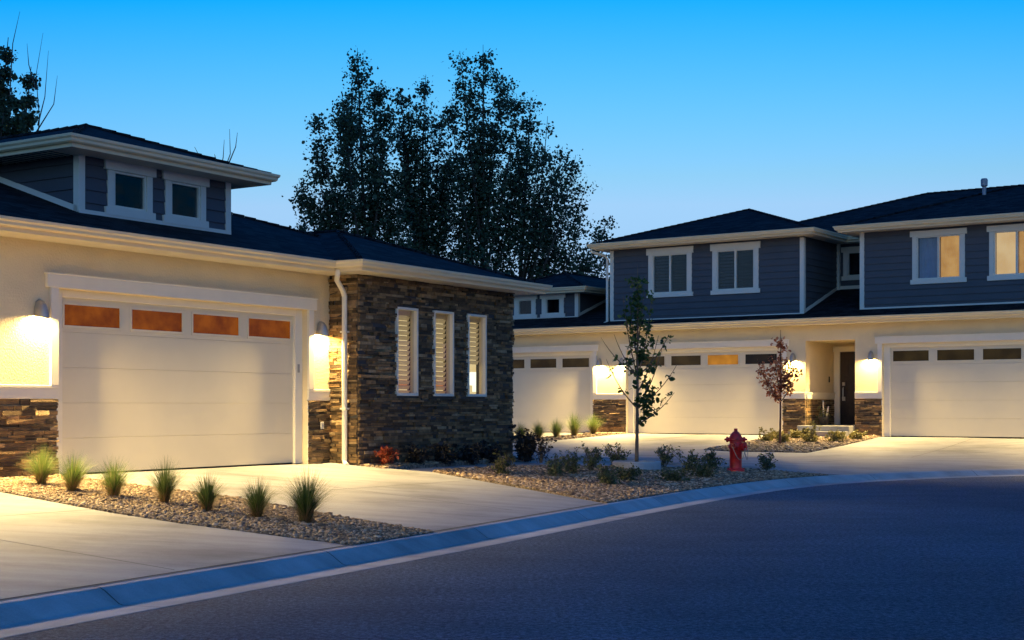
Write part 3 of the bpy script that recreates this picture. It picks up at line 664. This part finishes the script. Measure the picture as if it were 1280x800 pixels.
# upper storeys: left block, recess, right block
u1 = (-8.86, -2.45, .1); w1 = [(-7.38, -6.17), (-5.2, -3.98)]; u2 = (-.80, 7.5, .3); w2 = [(.80, 2.01), (2.90, 4.10)]
mb = MB(); siding(mb, (u1[0], u1[2]), (1, 0), (0, -1), u1[1]-u1[0], 3.42, 5.74, [(a-u1[0], b-u1[0], 4.29, 5.49) for a, b in w1]); siding(mb, (u1[1], u1[2]), (0, 1), (1, 0), 2.6, 3.42, 5.85); siding(mb, (u1[0], 5), (0, -1), (-1, 0), 4.9, 3.42, 5.8)
siding(mb, (u2[0], u2[2]), (1, 0), (0, -1), u2[1]-u2[0], 3.5, 5.8, [(a-u2[0], b-u2[0], 4.32, 5.52) for a, b in w2]); siding(mb, (u2[0], 2.7), (0, -1), (-1, 0), 2.4, 3.5, 5.8)
siding(mb, (-2.45, 2.7), (1, 0), (0, -1), 1.65, 4.2, 5.9, [(.33, .93, 4.75, 5.49)]); mb.build('siding', M['siding'], hr)
x0, x1, y = u1
boards(hr, [(x0-.03, x0+.10, y-.03, y, 3.5, 5.7), (x1-.10, x1+.03, y-.03, y, 3.5, 5.7), (x1+.002, x1+.03, y, y+.1, 3.5, 5.7), (-2.448, -2.35, 2.6, 2.698, 4.3, 5.8), (u2[0]-.03, u2[0]+.1, u2[2]-.03, u2[2], 3.55, 5.76), (u2[0]-.03, u2[0]-.002, u2[2], u2[2]+.1, 3.55, 5.76)])
mb = MB(); mb.box(x0, x1+.02, y-.045, y, 3.42, 3.53); mb.box(u2[0]-.02, u2[1], u2[2]-.045, u2[2], 3.50, 3.61); mb.box(-2.42, -.8, 2.66, 2.7, 4.36, 4.47)
za = 3.31+(y+.5)/3; zb = 3.31+(2.66+.5)/3
mb.quad((x1+.03,y,za-.03),(x1+.03,2.66,zb-.03),(x1+.03,2.66,zb+.1),(x1+.03,y,za+.1)); mb.quad((x1+.002,y,za+.1),(x1+.002,2.66,zb+.1),(x1+.03,2.66,zb+.1),(x1+.03,y,za+.1)); mb.build('base_trim', M['trim'], hr)
for a, b in w1: window(hr, a, b, 4.30, 5.48, y, 2, 'slats', 'dimslats', tr=.14, header=.2)
window(hr, *w2[0], 4.33, 5.51, u2[2], 2, 'curtain', 'warm', tr=.12, header=.16, label='upper window with blue left pane and orange right blind'); window(hr, *w2[1], 4.33, 5.51, u2[2], 2, 'palewarm', 'warm', tr=.12, header=.16, label='upper window at the right edge with both blinds lit')
window(hr, -2.12, -1.52, 4.76, 5.48, 2.7, 1, tr=.14, header=.16)
gutter(hr, [(-9.28, 6), (-9.28, -.4), (-1.98, -.4), (-1.98, 2.2), (-1.28, 2.2), (-1.28, -.2), (9, -.2)], 5.90)
block(hr, 'soffit', M['soffit'], [(-9.28, -1.98, -.4, y+.02, 5.73, 5.75), (u1[1], -1.98, y+.02, 2.7, 5.73, 5.75), (-1.98, -1.28, 2.2, 2.7, 5.731, 5.751), (-1.28, 9, -.2, u2[2]+.02, 5.732, 5.752), (-1.28, u2[0], u2[2]+.02, 2.7, 5.732, 5.752), (-9.28, x0, y+.02, 6, 5.732, 5.752)])
hip_roof('upper_roof', hr, -9.29, -1.97, -.41, 9, 5.885, ridge_to=9); hip_roof('upper_roof', hr, -1.29, 6.6, -.21, 9, 5.885, ridge_to=9)
# rear main roof rising behind both
hip_roof('main_roof', hr, -7.4, 9.6, 2.19, 14.0, 5.89)
mb = MB(); mb.tube([(1.9, 2.85, 6.7), (1.9, 2.85, 7.26)], [.055, .055], 12); mb.lathe([(.055, 7.12), (.095, 7.15), (.1, 7.32), (.08, 7.36), (.001, 7.37)], (1.9, 2.85, 0), 14); mb.build('vent_pipe', M['vent'], hr)
mb = MB(); mb.tube([(-9.3, -.42, 5.74), (-9.28, -.38, 5.66), (-9.0, -.05, 5.55), (-8.97, .04, 5.45), (-8.97, .04, 3.5), (-9.02, -.05, 3.44)], [.04]*6, 8); mb.build('downspout', M['trim'], hr)
for s, z, lab in ((-9.21, 2.12, 'left of the two grey wall lamps beside the far left garage door'), (-8.40, 2.12, 'right of the two grey wall lamps on the pilaster behind the slim young tree'), (-2.72, 2.15, 'grey wall lamp behind the red-leaved young tree'),
                  (-.39, 2.15, 'grey wall lamp between the entry recess and the right garage'), (5.5, 2.15, 'grey wall lamp beyond the right edge of the right garage')):
    sconce(WR, RZ, AR, s, z, lab, LAMP*.9)

# ---------------------------------------------------------------- plants
def leaf_mesh(name, pts, size, mat, parent, r, aspect=.62, droop=.3, var=.3):
    pts = np.asarray(pts); n = len(pts)
    d = r.normal(0, 1, (n, 3)); d[:, 2] = d[:, 2]*.7-droop; d /= np.linalg.norm(d, axis=1)[:, None]
    u = r.normal(0, 1, (n, 3)); u -= d*(u*d).sum(1)[:, None]; u /= np.linalg.norm(u, axis=1)[:, None]; w = np.cross(d, u)
    s = (size*np.exp(r.normal(0, var, n)))[:, None]; k = aspect/2
    V = np.stack([pts, pts+d*s*.35+u*s*k+w*s*.08, pts+d*s*.75+u*s*k*.8+w*s*.06, pts+d*s, pts+d*s*.75-u*s*k*.8+w*s*.06, pts+d*s*.35-u*s*k+w*s*.08], 1).reshape(-1, 3)
    i = (np.arange(n)*6)[:, None]; F = np.concatenate([i+np.array([[0, 1, 2, 3]]), i+np.array([[0, 3, 4, 5]])], 0)
    return from_arrays(name, V, F, 4, mat, parent)
def bez(a, b, c, n):
    t = np.linspace(0, 1, n)[:, None]; a, b, c = map(np.array, (a, b, c)); return a*(1-t)**2+2*b*t*(1-t)+c*t*t
def big_tree(base, z0, tips, label, seed, dens=1.0, leaf=.1, spread=.78, bare=(), low=.30, name='poplar_tree'):
    r = np.random.default_rng(seed); x, y = base; e = empty(name, (x, y, z0), 0, label, 'tree', 'tall poplars behind the houses')
    tips = [np.array(t, float)-np.array([x, y, z0]) for t in tips]; H = max(t[2] for t in tips); top = max(tips, key=lambda t: t[2])
    tr = MB(); trunk = bez((0, 0, -.2), (top[0]*.15, top[1]*.15, H*.5), top*.98, 16); tr.tube(trunk, .008+.23*np.linspace(1, 0, 16)**1.7, 8); L = []
    for tp in tips:
        h = max(1.2, min(tp[2]*.5, tp[2]-2.6-abs(tp[0]-top[0])*.5)); i = min(14, int(h/H*15)); a = trunk[i]
        mid = a*.5+tp*.5+np.array([(tp[0]-a[0])*.18, (tp[1]-a[1])*.18, -.10*(tp[2]-a[2])])+r.normal(0, .12, 3)
        limb = bez(a, mid, tp, 14); tr.tube(limb, np.linspace(.085, .01, 14), 5, False)
        Ln = np.linalg.norm(tp-a); nt = int(Ln*9*min(1, .74/spread+.06))
        for k in range(nt):
            f = low+(1-low)*r.random()**.85; p = limb[min(13, int(f*13))]+r.normal(0, .04, 3); wd = spread*(1.15-f*.8)*r.uniform(.15, 1.2)
            a2 = r.uniform(0, 6.28); q = p+np.array([math.cos(a2)*wd, math.sin(a2)*wd, wd*r.uniform(.3, 1.3)])
            if k % 2 == 0: tr.tube([p, (p+q)/2+r.normal(0, .03, 3), q], [.014, .009, .004], 3, False)
            m = int(r.integers(26, 50)*dens); g = r.random(m)[:, None]**.35
            L.append(p+(q-p)*g+r.normal(0, .155*spread, (m, 3)))
    for b in bare:
        b = [np.array(p, float)-np.array([x, y, z0]) for p in b]; tr.tube(b, np.linspace(.022, .004, len(b)), 4, False)
    tr.build('trunk', M['bark'], e); leaf_mesh('crown', np.concatenate(L), leaf, M['poplar_leaf'], e, r, .8); return e
def T(l, y, jy, seed, k=1.0):
    r = np.random.default_rng(seed); return [(a*k, (y+r.uniform(-jy, jy))*k, 1.5+(z-1.5)*k) for a, z in l]
big_tree((-6.6, 65.8), .4, T([(-5.1,13.35),(-5.75,12.2),(-6.3,10.9),(-4.5,12.5),(-4.15,11.3),(-7.0,9.0),(-7.25,7.7),(-6.5,9.8),(-3.8,9.4),(-5.3,11),(-4.6,9.5),(-5.9,8.5),(-6.6,7.2),(-4.1,7.8),(-5,7),(-3.5,8.2),(-3.4,6.9),(-6.9,6.3),(-5.9,6.4)], 47, 1.4, 1, 1.4), 'dense leftmost poplar of the clump behind the stone bay', 1, 1.15, .115, 1.2)
big_tree((-4.15, 67.9), .4, T([(-3.75,12.2),(-2.9,12.7),(-2.45,11.7),(-3.2,11.4),(-2.1,10.2),(-3.6,9.8),(-2.7,9.2),(-3.1,8),(-2.2,8.2),(-3.8,7.4),(-3.7,10.9),(-2.0,7.0),(-3.2,6.6),(-2.3,9.0)], 48.5, 1.2, 2, 1.4), 'second poplar from the left in the clump, thin twin top', 2, .85, .115, 1.15)
big_tree((-1.4, 66.5), .4, T([(-1.7,13.1),(-.95,13.4),(-.3,12.8),(-2.05,11.8),(.15,11.7),(-1.2,11.8),(-.6,11),(-1.7,9.8),(.2,9.6),(-.7,9),(-1.5,8.2),(.4,10.6),(.5,8.3),(-2.0,8.9),(-.2,7.4)], 47.5, 1.3, 3, 1.4), 'tallest poplar in the clump with a straight trunk showing', 3, .85, .115, 1.15)
big_tree((.2, 67.2), .4, T([(.65,12.2),(1.2,11.3),(1.75,10.5),(2.1,9.8),(2.55,9.2),(3.2,7.8),(2.9,7.1),(1.35,9.5),(.45,10.4),(1.9,8.4),(.9,8.4),(1.5,7.4),(2.3,7.8),(3.3,6.9),(.8,6.6),(2.7,6.4),(2.1,6.9),(1.6,9.2),(.9,10.2)], 48, 1.3, 4, 1.4), 'rightmost poplar of the clump with limbs leaning right', 4, .55, .115, 1.2)
big_tree((-14.9, 40), .4, T([(-15.1,12.3),(-14.3,12.0),(-14.5,11.2),(-13.9,10.4),(-14.0,9.6),(-13.5,9.3),(-13.0,9.0),(-14.7,10),(-12.8,8.9),(-13.8,8.8),(-13.1,8.6),(-13.4,10.4),(-14.6,11.8),(-13.3,8.2),(-13.7,11.2),(-13.9,9.9),(-12.9,8.1),(-13.5,8.9),(-12.6,8.5)], 40, .8, 5), 'poplar at the far left edge behind the dormer with bare twigs', 5, 1.05, .09, .5,
         [[(-13.4,40,8.0),(-13.25,40,9.6),(-13.35,40,10.8),(-13.15,40,12.0)], [(-13.3,40,9.4),(-13.1,40,10.2),(-13.0,40,11.5)], [(-13.35,40,9.2),(-12.85,40,10.0),(-12.75,40,10.8)], [(-13.35,40,10.4),(-13.55,40,11.1),(-13.6,40,11.7)], [(-14.1,40,10),(-14.0,40,11.7),(-13.8,40,12.6)]])
e = empty('bare_tree', (-8.2, 40, .4), 0, 'leafless treetop poking above the dormer roof', 'tree'); tr = MB()
tr.tube([(0,0,-.2),(0,0,4),(.05,0,7.6),(.02,0,8.0)], [.12,.09,.06,.05], 6)
for b in ([(.02,0,7.7),(.1,0,8.1),(.13,0,8.6)], [(.02,0,7.8),(-.12,0,8.1),(-.14,0,8.2)], [(.05,0,7.5),(.3,0,8.2),(.28,0,8.9)], [(.2,0,7.8),(.45,0,8.4),(.5,0,8.8)], [(.04,0,7.3),(-.5,0,8.0),(-.7,0,8.4)]): tr.tube(b, np.linspace(.022,.006,3), 4, False)
tr.build('trunk', M['bark'], e)
for i, (x, y, h, w) in enumerate(((2.7, 69, 6.2, 2.8), (5.1, 71, 6.9, 2.5), (-.5, 70, 6.6, 2.8))):
    r = np.random.default_rng(50+i); e = empty('background_tree', (x, y, .4), 0, ['low green tree behind the small far dormer', 'low green tree half hidden by the tall upper storey', 'low green tree behind the stone bay eave'][i], 'tree')
    tr = MB(); L = []; tr.tube([(0,0,-.2),(0,0,h*.5)], [.15,.1], 6)
    for k in range(16):
        tp = np.array([r.normal(0, w*.4), r.normal(0, w*.4), h*r.uniform(.6, 1.0)]); limb = bez((0,0,h*.25), tp*np.array([.7,.7,.6]), tp, 6); tr.tube(limb, np.linspace(.05,.01,6), 4, False)
        L.append(tp+r.normal(0, .5, (150, 3)))
    tr.build('trunk', M['bark'], e); leaf_mesh('crown', np.concatenate(L), .17, M['poplar_leaf'], e, r, .8)

def small_tree(name, loc, label, H, fork, limbs, leafn, leaf, mat, bark, seed, spread, bare=(), rad=.035):
    r = np.random.default_rng(seed); e = empty(name, loc, 0, label, 'tree'); tr = MB(); top = np.array([.02, 0, H])
    trunk = bez((0, 0, -.1), (.03, .02, H*.5), top, 14); tr.tube(trunk, list(np.linspace(rad, .006, 14)), 8); L = []
    for (h, dx, dy, dz, n) in limbs:
        a = trunk[min(12, int(h/H*13))]; tp = a+np.array([dx, dy, dz]); limb = bez(a, a+np.array([dx*.6, dy*.6, dz*.35]), tp, 9); tr.tube(limb, np.linspace(rad*.42, .004, 9), 5, False)
        for k in range(n):
            p = limb[int(r.uniform(.25, 1)*8)]; q = p+r.normal(0, spread, 3); tr.tube([p, q], [.005, .002], 3, False); L.append(q+r.normal(0, .035, (leafn, 3)))
    for k in range(int(22*(H-fork))):
        p = trunk[int(r.uniform(fork/H, 1)*13)]; q = p+r.normal(0, spread, 3); tr.tube([p, q], [.006, .002], 3, False); L.append(q+r.normal(0, .04, (leafn, 3)))
    tr.build('trunk', bark, e, smooth=True); leaf_mesh('crown', np.concatenate(L), leaf, mat, e, r, .7); return e
gz = lambda x, y: ground_z(x, y)
tx, ty = 2.41, 27.6
small_tree('young_tree', (tx, ty, gz(tx, ty)), 'slim young green-leaved tree in the gravel island left of the hydrant', 3.95, 2.0,
  [(1.9, -.28, 0, 1.55, 10), (2.3, -.16, .1, 1.3, 12), (2.0, .26, -.1, 1.45, 14), (1.6, .42, .1, 1.1, 9), (1.3, .34, -.1, .3, 12), (1.5, .5, .1, 1.2, 0), (1.2, .72, 0, .62, 3), (1.2, .26, .2, .42, 10), (1.35, .78, .1, .85, 3), (1.5, -.60, 0, .95, 2), (1.9, -.7, .1, .75, 2), (2.0, .6, -.1, .8, 5), (2.6, .12, 0, 1.05, 12), (1.5, .24, 0, .6, 12), (1.9, -.46, -.1, .8, 1)], 8, .072, M['pear_leaf'], M['youngbark'], 21, .075, rad=.04)
mb = MB(); mb.lathe([(.38, -.05), (.38, .10), (.45, .105), (.47, .085), (.47, -.05)], (0, 0, 0), 28)
rg = mb.build('tree_ring', M['kerb'], None, smooth=False); rg.location = (tx, ty, gz(tx, ty)+.045); tag(rg, 'pale concrete ring edging the foot of the slim young tree', 'edging')
cx_, cy_ = 7.1, 37.8
small_tree('crabapple_tree', (cx_, cy_, gz(cx_, cy_)), 'small crabapple tree with reddish pink leaves before the entry', 3.05, 1.4,
  [(1.3, -.62, 0, 1.15, 22), (1.4, -.42, .2, .95, 22), (1.35, .5, 0, 1.0, 22), (1.5, -.2, -.2, 1.0, 22), (1.6, .2, .15, .95, 22), (1.7, .38, -.1, .5, 8), (1.4, -.38, -.1, .45, 10), (1.45, .42, .1, .7, 10), (1.9, 0, 0, .9, 12), (1.5, -.1, .1, .6, 8)], 5, .072, M['crab_leaf'], M['redbark'], 22, .075, rad=.034)

def tuft(x, y, H, W, n, label, seed, mat='grass_blade', lean=0.):
    r = np.random.default_rng(seed); e = empty('grass_tuft', (x, y, gz(x, y)+.01), 0, label, 'ornamental grass', 'ornamental grass tufts in the gravel strips')
    def blades(k, H, W, wd, rr):
        V = []; F = []
        for i in range(k):
            a = r.uniform(0, 6.28); b0 = r.uniform(0, .03*W/.22); q = r.random()**.6; h = H*r.uniform(.72, 1.1)*(1-.32*q*q); out = W*q*1.25; cu = r.uniform(.25, .8)
            dx, dy = math.cos(a), math.sin(a); px, py = -dy, dx; w0 = wd*r.uniform(.7, 1.3); b = len(V)
            for j, f in enumerate((0, .35, .7, 1.0)):
                o = b0+out*(f**(1.3+cu)); z = h*(f-.22*cu*f**3*(out/W)); w = w0*(1-f*.93)
                V += [(dx*o+px*w+lean*f*h, dy*o+py*w, z), (dx*o-px*w+lean*f*h, dy*o-py*w, z)]
            for j in range(3): F.append((b+2*j, b+2*j+1, b+2*j+3, b+2*j+2))
        return V, F
    V, F = blades(int(n*2.3), H, W, .0036, r); from_arrays('blades', V, F, 4, M[mat], e)
    V, F = blades(int(n*.7), H*.5, W*1.25, .0034, r); from_arrays('dry_thatch', V, F, 4, M['dry_blade'], e); return e
gl = [((-6.0, 18.19), .47, .23, 'grass_gold', 'brightest yellow-green grass tuft, nearest the stone pilaster at left'), ((-5.45, 17.65), .45, .25, 'grass_gold', 'second grass tuft from the left, bright green leaning right'),
      ((-4.83, 17.29), .45, .27, 'grass_gold', 'wide green grass tuft before the left end of the nearest garage door'), ((-4.12, 16.92), .5, .22, 'grass_blade', 'upright grass tuft fourth from left, half brown half green'),
      ((-3.5, 16.36), .42, .21, 'grass_blade', 'short dark grass tuft fifth from the left'), ((-2.86, 16.02), .42, .23, 'grass_blade', 'dark grass tuft sixth from the left, next to the biggest'), ((-2.28, 15.76), .56, .28, 'grass_blade', 'biggest and darkest grass tuft, nearest the kerb')]
for i, ((x, y), h, w, m, lab) in enumerate(gl): tuft(x, y, h*1.12, w*1.22, 330 if i == 6 else 270, lab, 100+i, m, .12 if i == 1 else .03)
for i, (t, h, w, lab) in enumerate(((-4.95, .5, .24, 'leftmost dark tuft of the far row beside the stone bay corner'), (-4.05, .52, .25, 'second tuft from the left in the far row'), (-3.1, .55, .26, 'middle tuft of the far grass row'), (-2.1, .68, .32, 'tall bushy tuft second from the right in the far row'), (-1.0, .62, .3, 'brightest pale tuft of the far row against the pilaster'))):
    x, y = WR(-8.85, t); tuft(x, y, h*1.15, w*1.25, 300, lab, 120+i, 'grass_gold' if i > 1 else 'grass_blade')

def shrub(x, y, H, W, n, mat, label, seed, leaf=.05, name='shrub', stems=9, group='small shrubs in the gravel beds', per=14):
    r = np.random.default_rng(seed); e = empty(name, (x, y, gz(x, y)), 0, label, 'shrub', group); st = MB(); L = []
    for i in range(stems):
        a = r.uniform(0, 6.28); o = W*r.uniform(.15, 1); tp = np.array([math.cos(a)*o, math.sin(a)*o, H*r.uniform(.5, 1.05)])
        c = bez((r.normal(0, .03), r.normal(0, .03), -.02), (tp[0]*.35, tp[1]*.35, tp[2]*.6), tp, 7); st.tube(c, np.linspace(.009, .003, 7), 4, False)
        for k in range(n):
            p = c[int(r.uniform(.3, 1)*6)]; q = p+r.normal(0, .055, 3); st.tube([p, q], [.004, .002], 3, False); L.append(q+r.normal(0, .022, (per, 3)))
    st.build('stems', M['stem'], e)
    if per: 
        P = np.concatenate(L); P[:, 2] = np.maximum(P[:, 2], .01); leaf_mesh('foliage', P, leaf, M[mat], e, r, .6, -.1)
    return e
sh = [(-.16, 24.1, .42, .28, 'olive_leaf', 'yellow-green shrub at the front left of the island, lit by the lamps'), (.72, 24.5, .42, .36, 'shrub_leaf', 'olive shrub right of the yellow-green one in the island'), (1.62, 23.6, .34, .30, 'shrub_leaf', 'low shrub nearest the kerb side of the driveway in the island'),
      (1.45, 26.0, .58, .34, 'shrub_leaf', 'tall bushy shrub left of the slim young tree'), (1.1, 25.2, .45, .3, 'shrub_leaf', 'shrub before the tall bushy one left of the young tree'), (2.05, 28.1, .5, .36, 'shrub_leaf', 'thin leafed shrub directly behind the slim young tree'),
      (3.0, 28.2, .55, .4, 'shrub_leaf', 'widest shrub right of the slim young tree'), (3.55, 28.0, .45, .3, 'shrub_leaf', 'shrub between the widest shrub and the hydrant'), (4.02, 28.9, .45, .32, 'shrub_leaf', 'dark shrub just left of the hydrant'), (5.25, 29.4, .4, .27, 'shrub_leaf', 'dark green shrub right of the hydrant near the tip of the island'),
      (2.9, 25.2, .22, .34, 'olive_leaf', 'sprawling dry olive shrub before the tree ring'), (3.55, 26.4, .3, .36, 'olive_leaf', 'low sprawling shrub before the dark one left of the hydrant'), (1.95, 24.6, .3, .3, 'olive_leaf', 'low olive shrub at the middle front of the island')]
for i, (x, y, h, w, m, lab) in enumerate(sh): shrub(x, y, h*.85, w*.95, 8, m, lab, 200+i, .034, per=12)
x, y = WL(6.2, -.85); shrub(x, y, .33, .26, 3, 'red_leaf', 'red barberry at the foot of the stone bay beside the downspout', 230, .055, 'barberry', 9)
for i, (s, t, h, w) in enumerate(((7.0, -.9, .3, .24), (7.8, -.92, .34, .3), (8.6, -.9, .36, .3), (9.4, -.9, .34, .28))):
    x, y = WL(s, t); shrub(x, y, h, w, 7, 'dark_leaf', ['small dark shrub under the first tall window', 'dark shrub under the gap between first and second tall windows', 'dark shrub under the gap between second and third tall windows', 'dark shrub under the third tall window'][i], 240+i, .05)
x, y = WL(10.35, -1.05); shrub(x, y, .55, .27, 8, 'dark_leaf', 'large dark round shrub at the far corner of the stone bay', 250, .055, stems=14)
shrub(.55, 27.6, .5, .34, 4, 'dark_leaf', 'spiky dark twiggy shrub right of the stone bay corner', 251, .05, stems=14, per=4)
for i in range(9):
    s = -2.7+.3*i+random.uniform(-.08, .08); t = [-1.5, -2.4, -1.2, -2.8, -1.7, -2.3, -1.3, -2.0, -1.1][i]; x, y = WR(s, t)
    shrub(x, y, [.22, .3, .2, .26, .34, .24, .2, .26, .18][i], .28, 6, 'cover_leaf', 'low straw-coloured plant in the gravel bed under the red-leaved tree', 260+i, .05, 'ground_plant', 7, 'low straw plants in the entry bed')
x, y = WR(-1.15, -2.4); shrub(x, y, .85, .3, 4, 'cover_leaf', 'tall wispy plant before the entry steps', 280, .05, 'wispy_plant', 7, None, 5)

# ---------------------------------------------------------------- hydrant
hx, hy = 4.47, 28.5; e = empty('fire_hydrant', (hx, hy, gz(hx, hy)+.01), math.radians(-8), 'red fire hydrant with hanging chain in the gravel island', 'fire hydrant')
mb = MB(); mb.lathe([(.001,0),(.17,0),(.175,.02),(.17,.045),(.135,.05),(.125,.07),(.12,.10),(.12,.46),(.135,.47),(.14,.50),(.14,.53),(.125,.55),(.118,.60)], n=24); mb.build('barrel', M['red'], e, smooth=True)
mb = MB(); mb.lathe([(.118,.60),(.15,.605),(.152,.64),(.135,.65),(.128,.69),(.10,.75),(.06,.79),(.04,.80),(.036,.81),(.034,.86),(.001,.862)], n=24); mb.build('bonnet', M['red'], e, smooth=False)
def nozzle(a, r, l, z, cap):
    mb = MB(); d = Vector((math.cos(a), math.sin(a), 0)); p = Vector((0, 0, z))
    mb.tube([p+d*.08, p+d*(.12+l*.4), p+d*(.12+l*.4), p+d*(.12+l), p+d*(.12+l), p+d*(.155+l)], [r*.8, r*.8, r, r*1.02, r*.4, r*.36], 14); mb.build('nozzle_cap', M['red'], e)
nozzle(math.radians(-35), .085, .10, .50, 1); nozzle(math.radians(180), .055, .07, .64, 1); nozzle(math.radians(0), .055, .07, .64, 1); nozzle(math.radians(-110), .06, .06, .52, 1)
mb = MB()
for k in range(8):
    a = k*math.pi/4; mb.lathe([(.018,.04),(.018,.07),(.001,.072)], (.15*math.cos(a), .15*math.sin(a), 0), 6)
    mb.lathe([(.014,.63),(.014,.665),(.001,.667)], (.137*math.cos(a), .137*math.sin(a), 0), 6)
mb.build('flange_bolt', M['red'], e)
mb = MB(); 
for a0, a1 in ((-110, -38), (-35, 5)):
    p0 = Vector((.19*math.cos(math.radians(a0)), .19*math.sin(math.radians(a0)), .5)); p1 = Vector((.24*math.cos(math.radians(a1)), .24*math.sin(math.radians(a1)), .48)); mid = (p0+p1)/2+Vector((.05, -.06, -.5))
    mb.tube(bez(p0, mid, p1, 12), [.007]*12, 5)
mb.build('chain', M['chain'], e)
# ornaments in the entry
x, y = WR(-2.0, .55); e = empty('entry_planter', (x, y, RZ+.29), AR, 'dark planter holding two tall pale stakes inside the recessed entry', 'planter')
mb = MB(); mb.lathe([(.001,0),(.12,0),(.16,.22),(.17,.24),(.15,.24),(.14,.2),(.001,.2)], n=18); mb.build('pot', M['pot'], e, smooth=True)
for k, (dx, h) in enumerate(((-.03, .72), (.13, .55))):
    mb = MB(); mb.tube([(dx*.4, 0, .15), (dx*.8, 0, .4), (dx, 0, h)], [.022, .03, .018], 8); mb.build('stake', M['pale'], e, smooth=True)
r = np.random.default_rng(5); leaf_mesh('foliage', r.normal(0, .09, (90, 3))+np.array([0, 0, .3]), .08, M['shrub_leaf'], e, r)

# ---------------------------------------------------------------- world, sun, camera
w = bpy.data.worlds.new('World'); S.world = w; w.use_nodes = True; nt = w.node_tree; bg = nt.nodes['Background']
sky = nt.nodes.new('ShaderNodeTexSky'); sky.sky_type = 'NISHITA'; sky.sun_disc = False
sky.sun_elevation = math.radians(1.0); sky.sun_rotation = math.radians(182); sky.ozone_density = 4.0; sky.dust_density = .6; sky.air_density = 1.0
sp = nt.nodes.new('ShaderNodeSeparateColor'); cb = nt.nodes.new('ShaderNodeCombineColor'); nt.links.new(sky.outputs[0], sp.inputs[0])
for i, (k, c, lo, hi) in enumerate(((22, -3.08, .02, 2.45), (15.5, -4.15, .8, 4.4), (9.5, -2.6, 2.8, 6.9))):   # grade each channel: deeper dusk blue towards the zenith
    p = nt.nodes.new('ShaderNodeMath'); p.operation = 'MULTIPLY_ADD'; nt.links.new(sp.outputs[i], p.inputs[0]); p.inputs[1].default_value = k; p.inputs[2].default_value = c
    q = nt.nodes.new('ShaderNodeClamp'); nt.links.new(p.outputs[0], q.inputs[0]); q.inputs[1].default_value = lo; q.inputs[2].default_value = hi; nt.links.new(q.outputs[0], cb.inputs[i])
    if i == 1: gq = q
k = nt.nodes.new('ShaderNodeMath'); k.operation = 'MULTIPLY'; nt.links.new(gq.outputs[0], k.inputs[0]); k.inputs[1].default_value = 1.5     # blue never falls below the green, even in the afterglow
mx = nt.nodes.new('ShaderNodeMath'); mx.operation = 'MAXIMUM'; nt.links.new(q.outputs[0], mx.inputs[0]); nt.links.new(k.outputs[0], mx.inputs[1]); nt.links.new(mx.outputs[0], cb.inputs[2])
nt.links.new(cb.outputs[0], bg.inputs[0]); bg.inputs[1].default_value = .15
cam = bpy.data.cameras.new('camera'); co = bpy.data.objects.new('camera', cam); COL.objects.link(co); co.location = (0, 0, EYE); co.rotation_euler = (math.pi/2, 0, 0)
cam.sensor_width = 36; cam.lens = 36*1783/1280; cam.shift_y = 109/1280; cam.clip_end = 2000; S.camera = co
S.view_settings.view_transform = 'Standard'; S.view_settings.look = 'None'; S.view_settings.exposure = 0; S.view_settings.gamma = 1
S.render.engine = 'CYCLES'; S.cycles.use_denoising = True; S.cycles.sample_clamp_indirect = 6; S.cycles.max_bounces = 6; S.cycles.transparent_max_bounces = 8
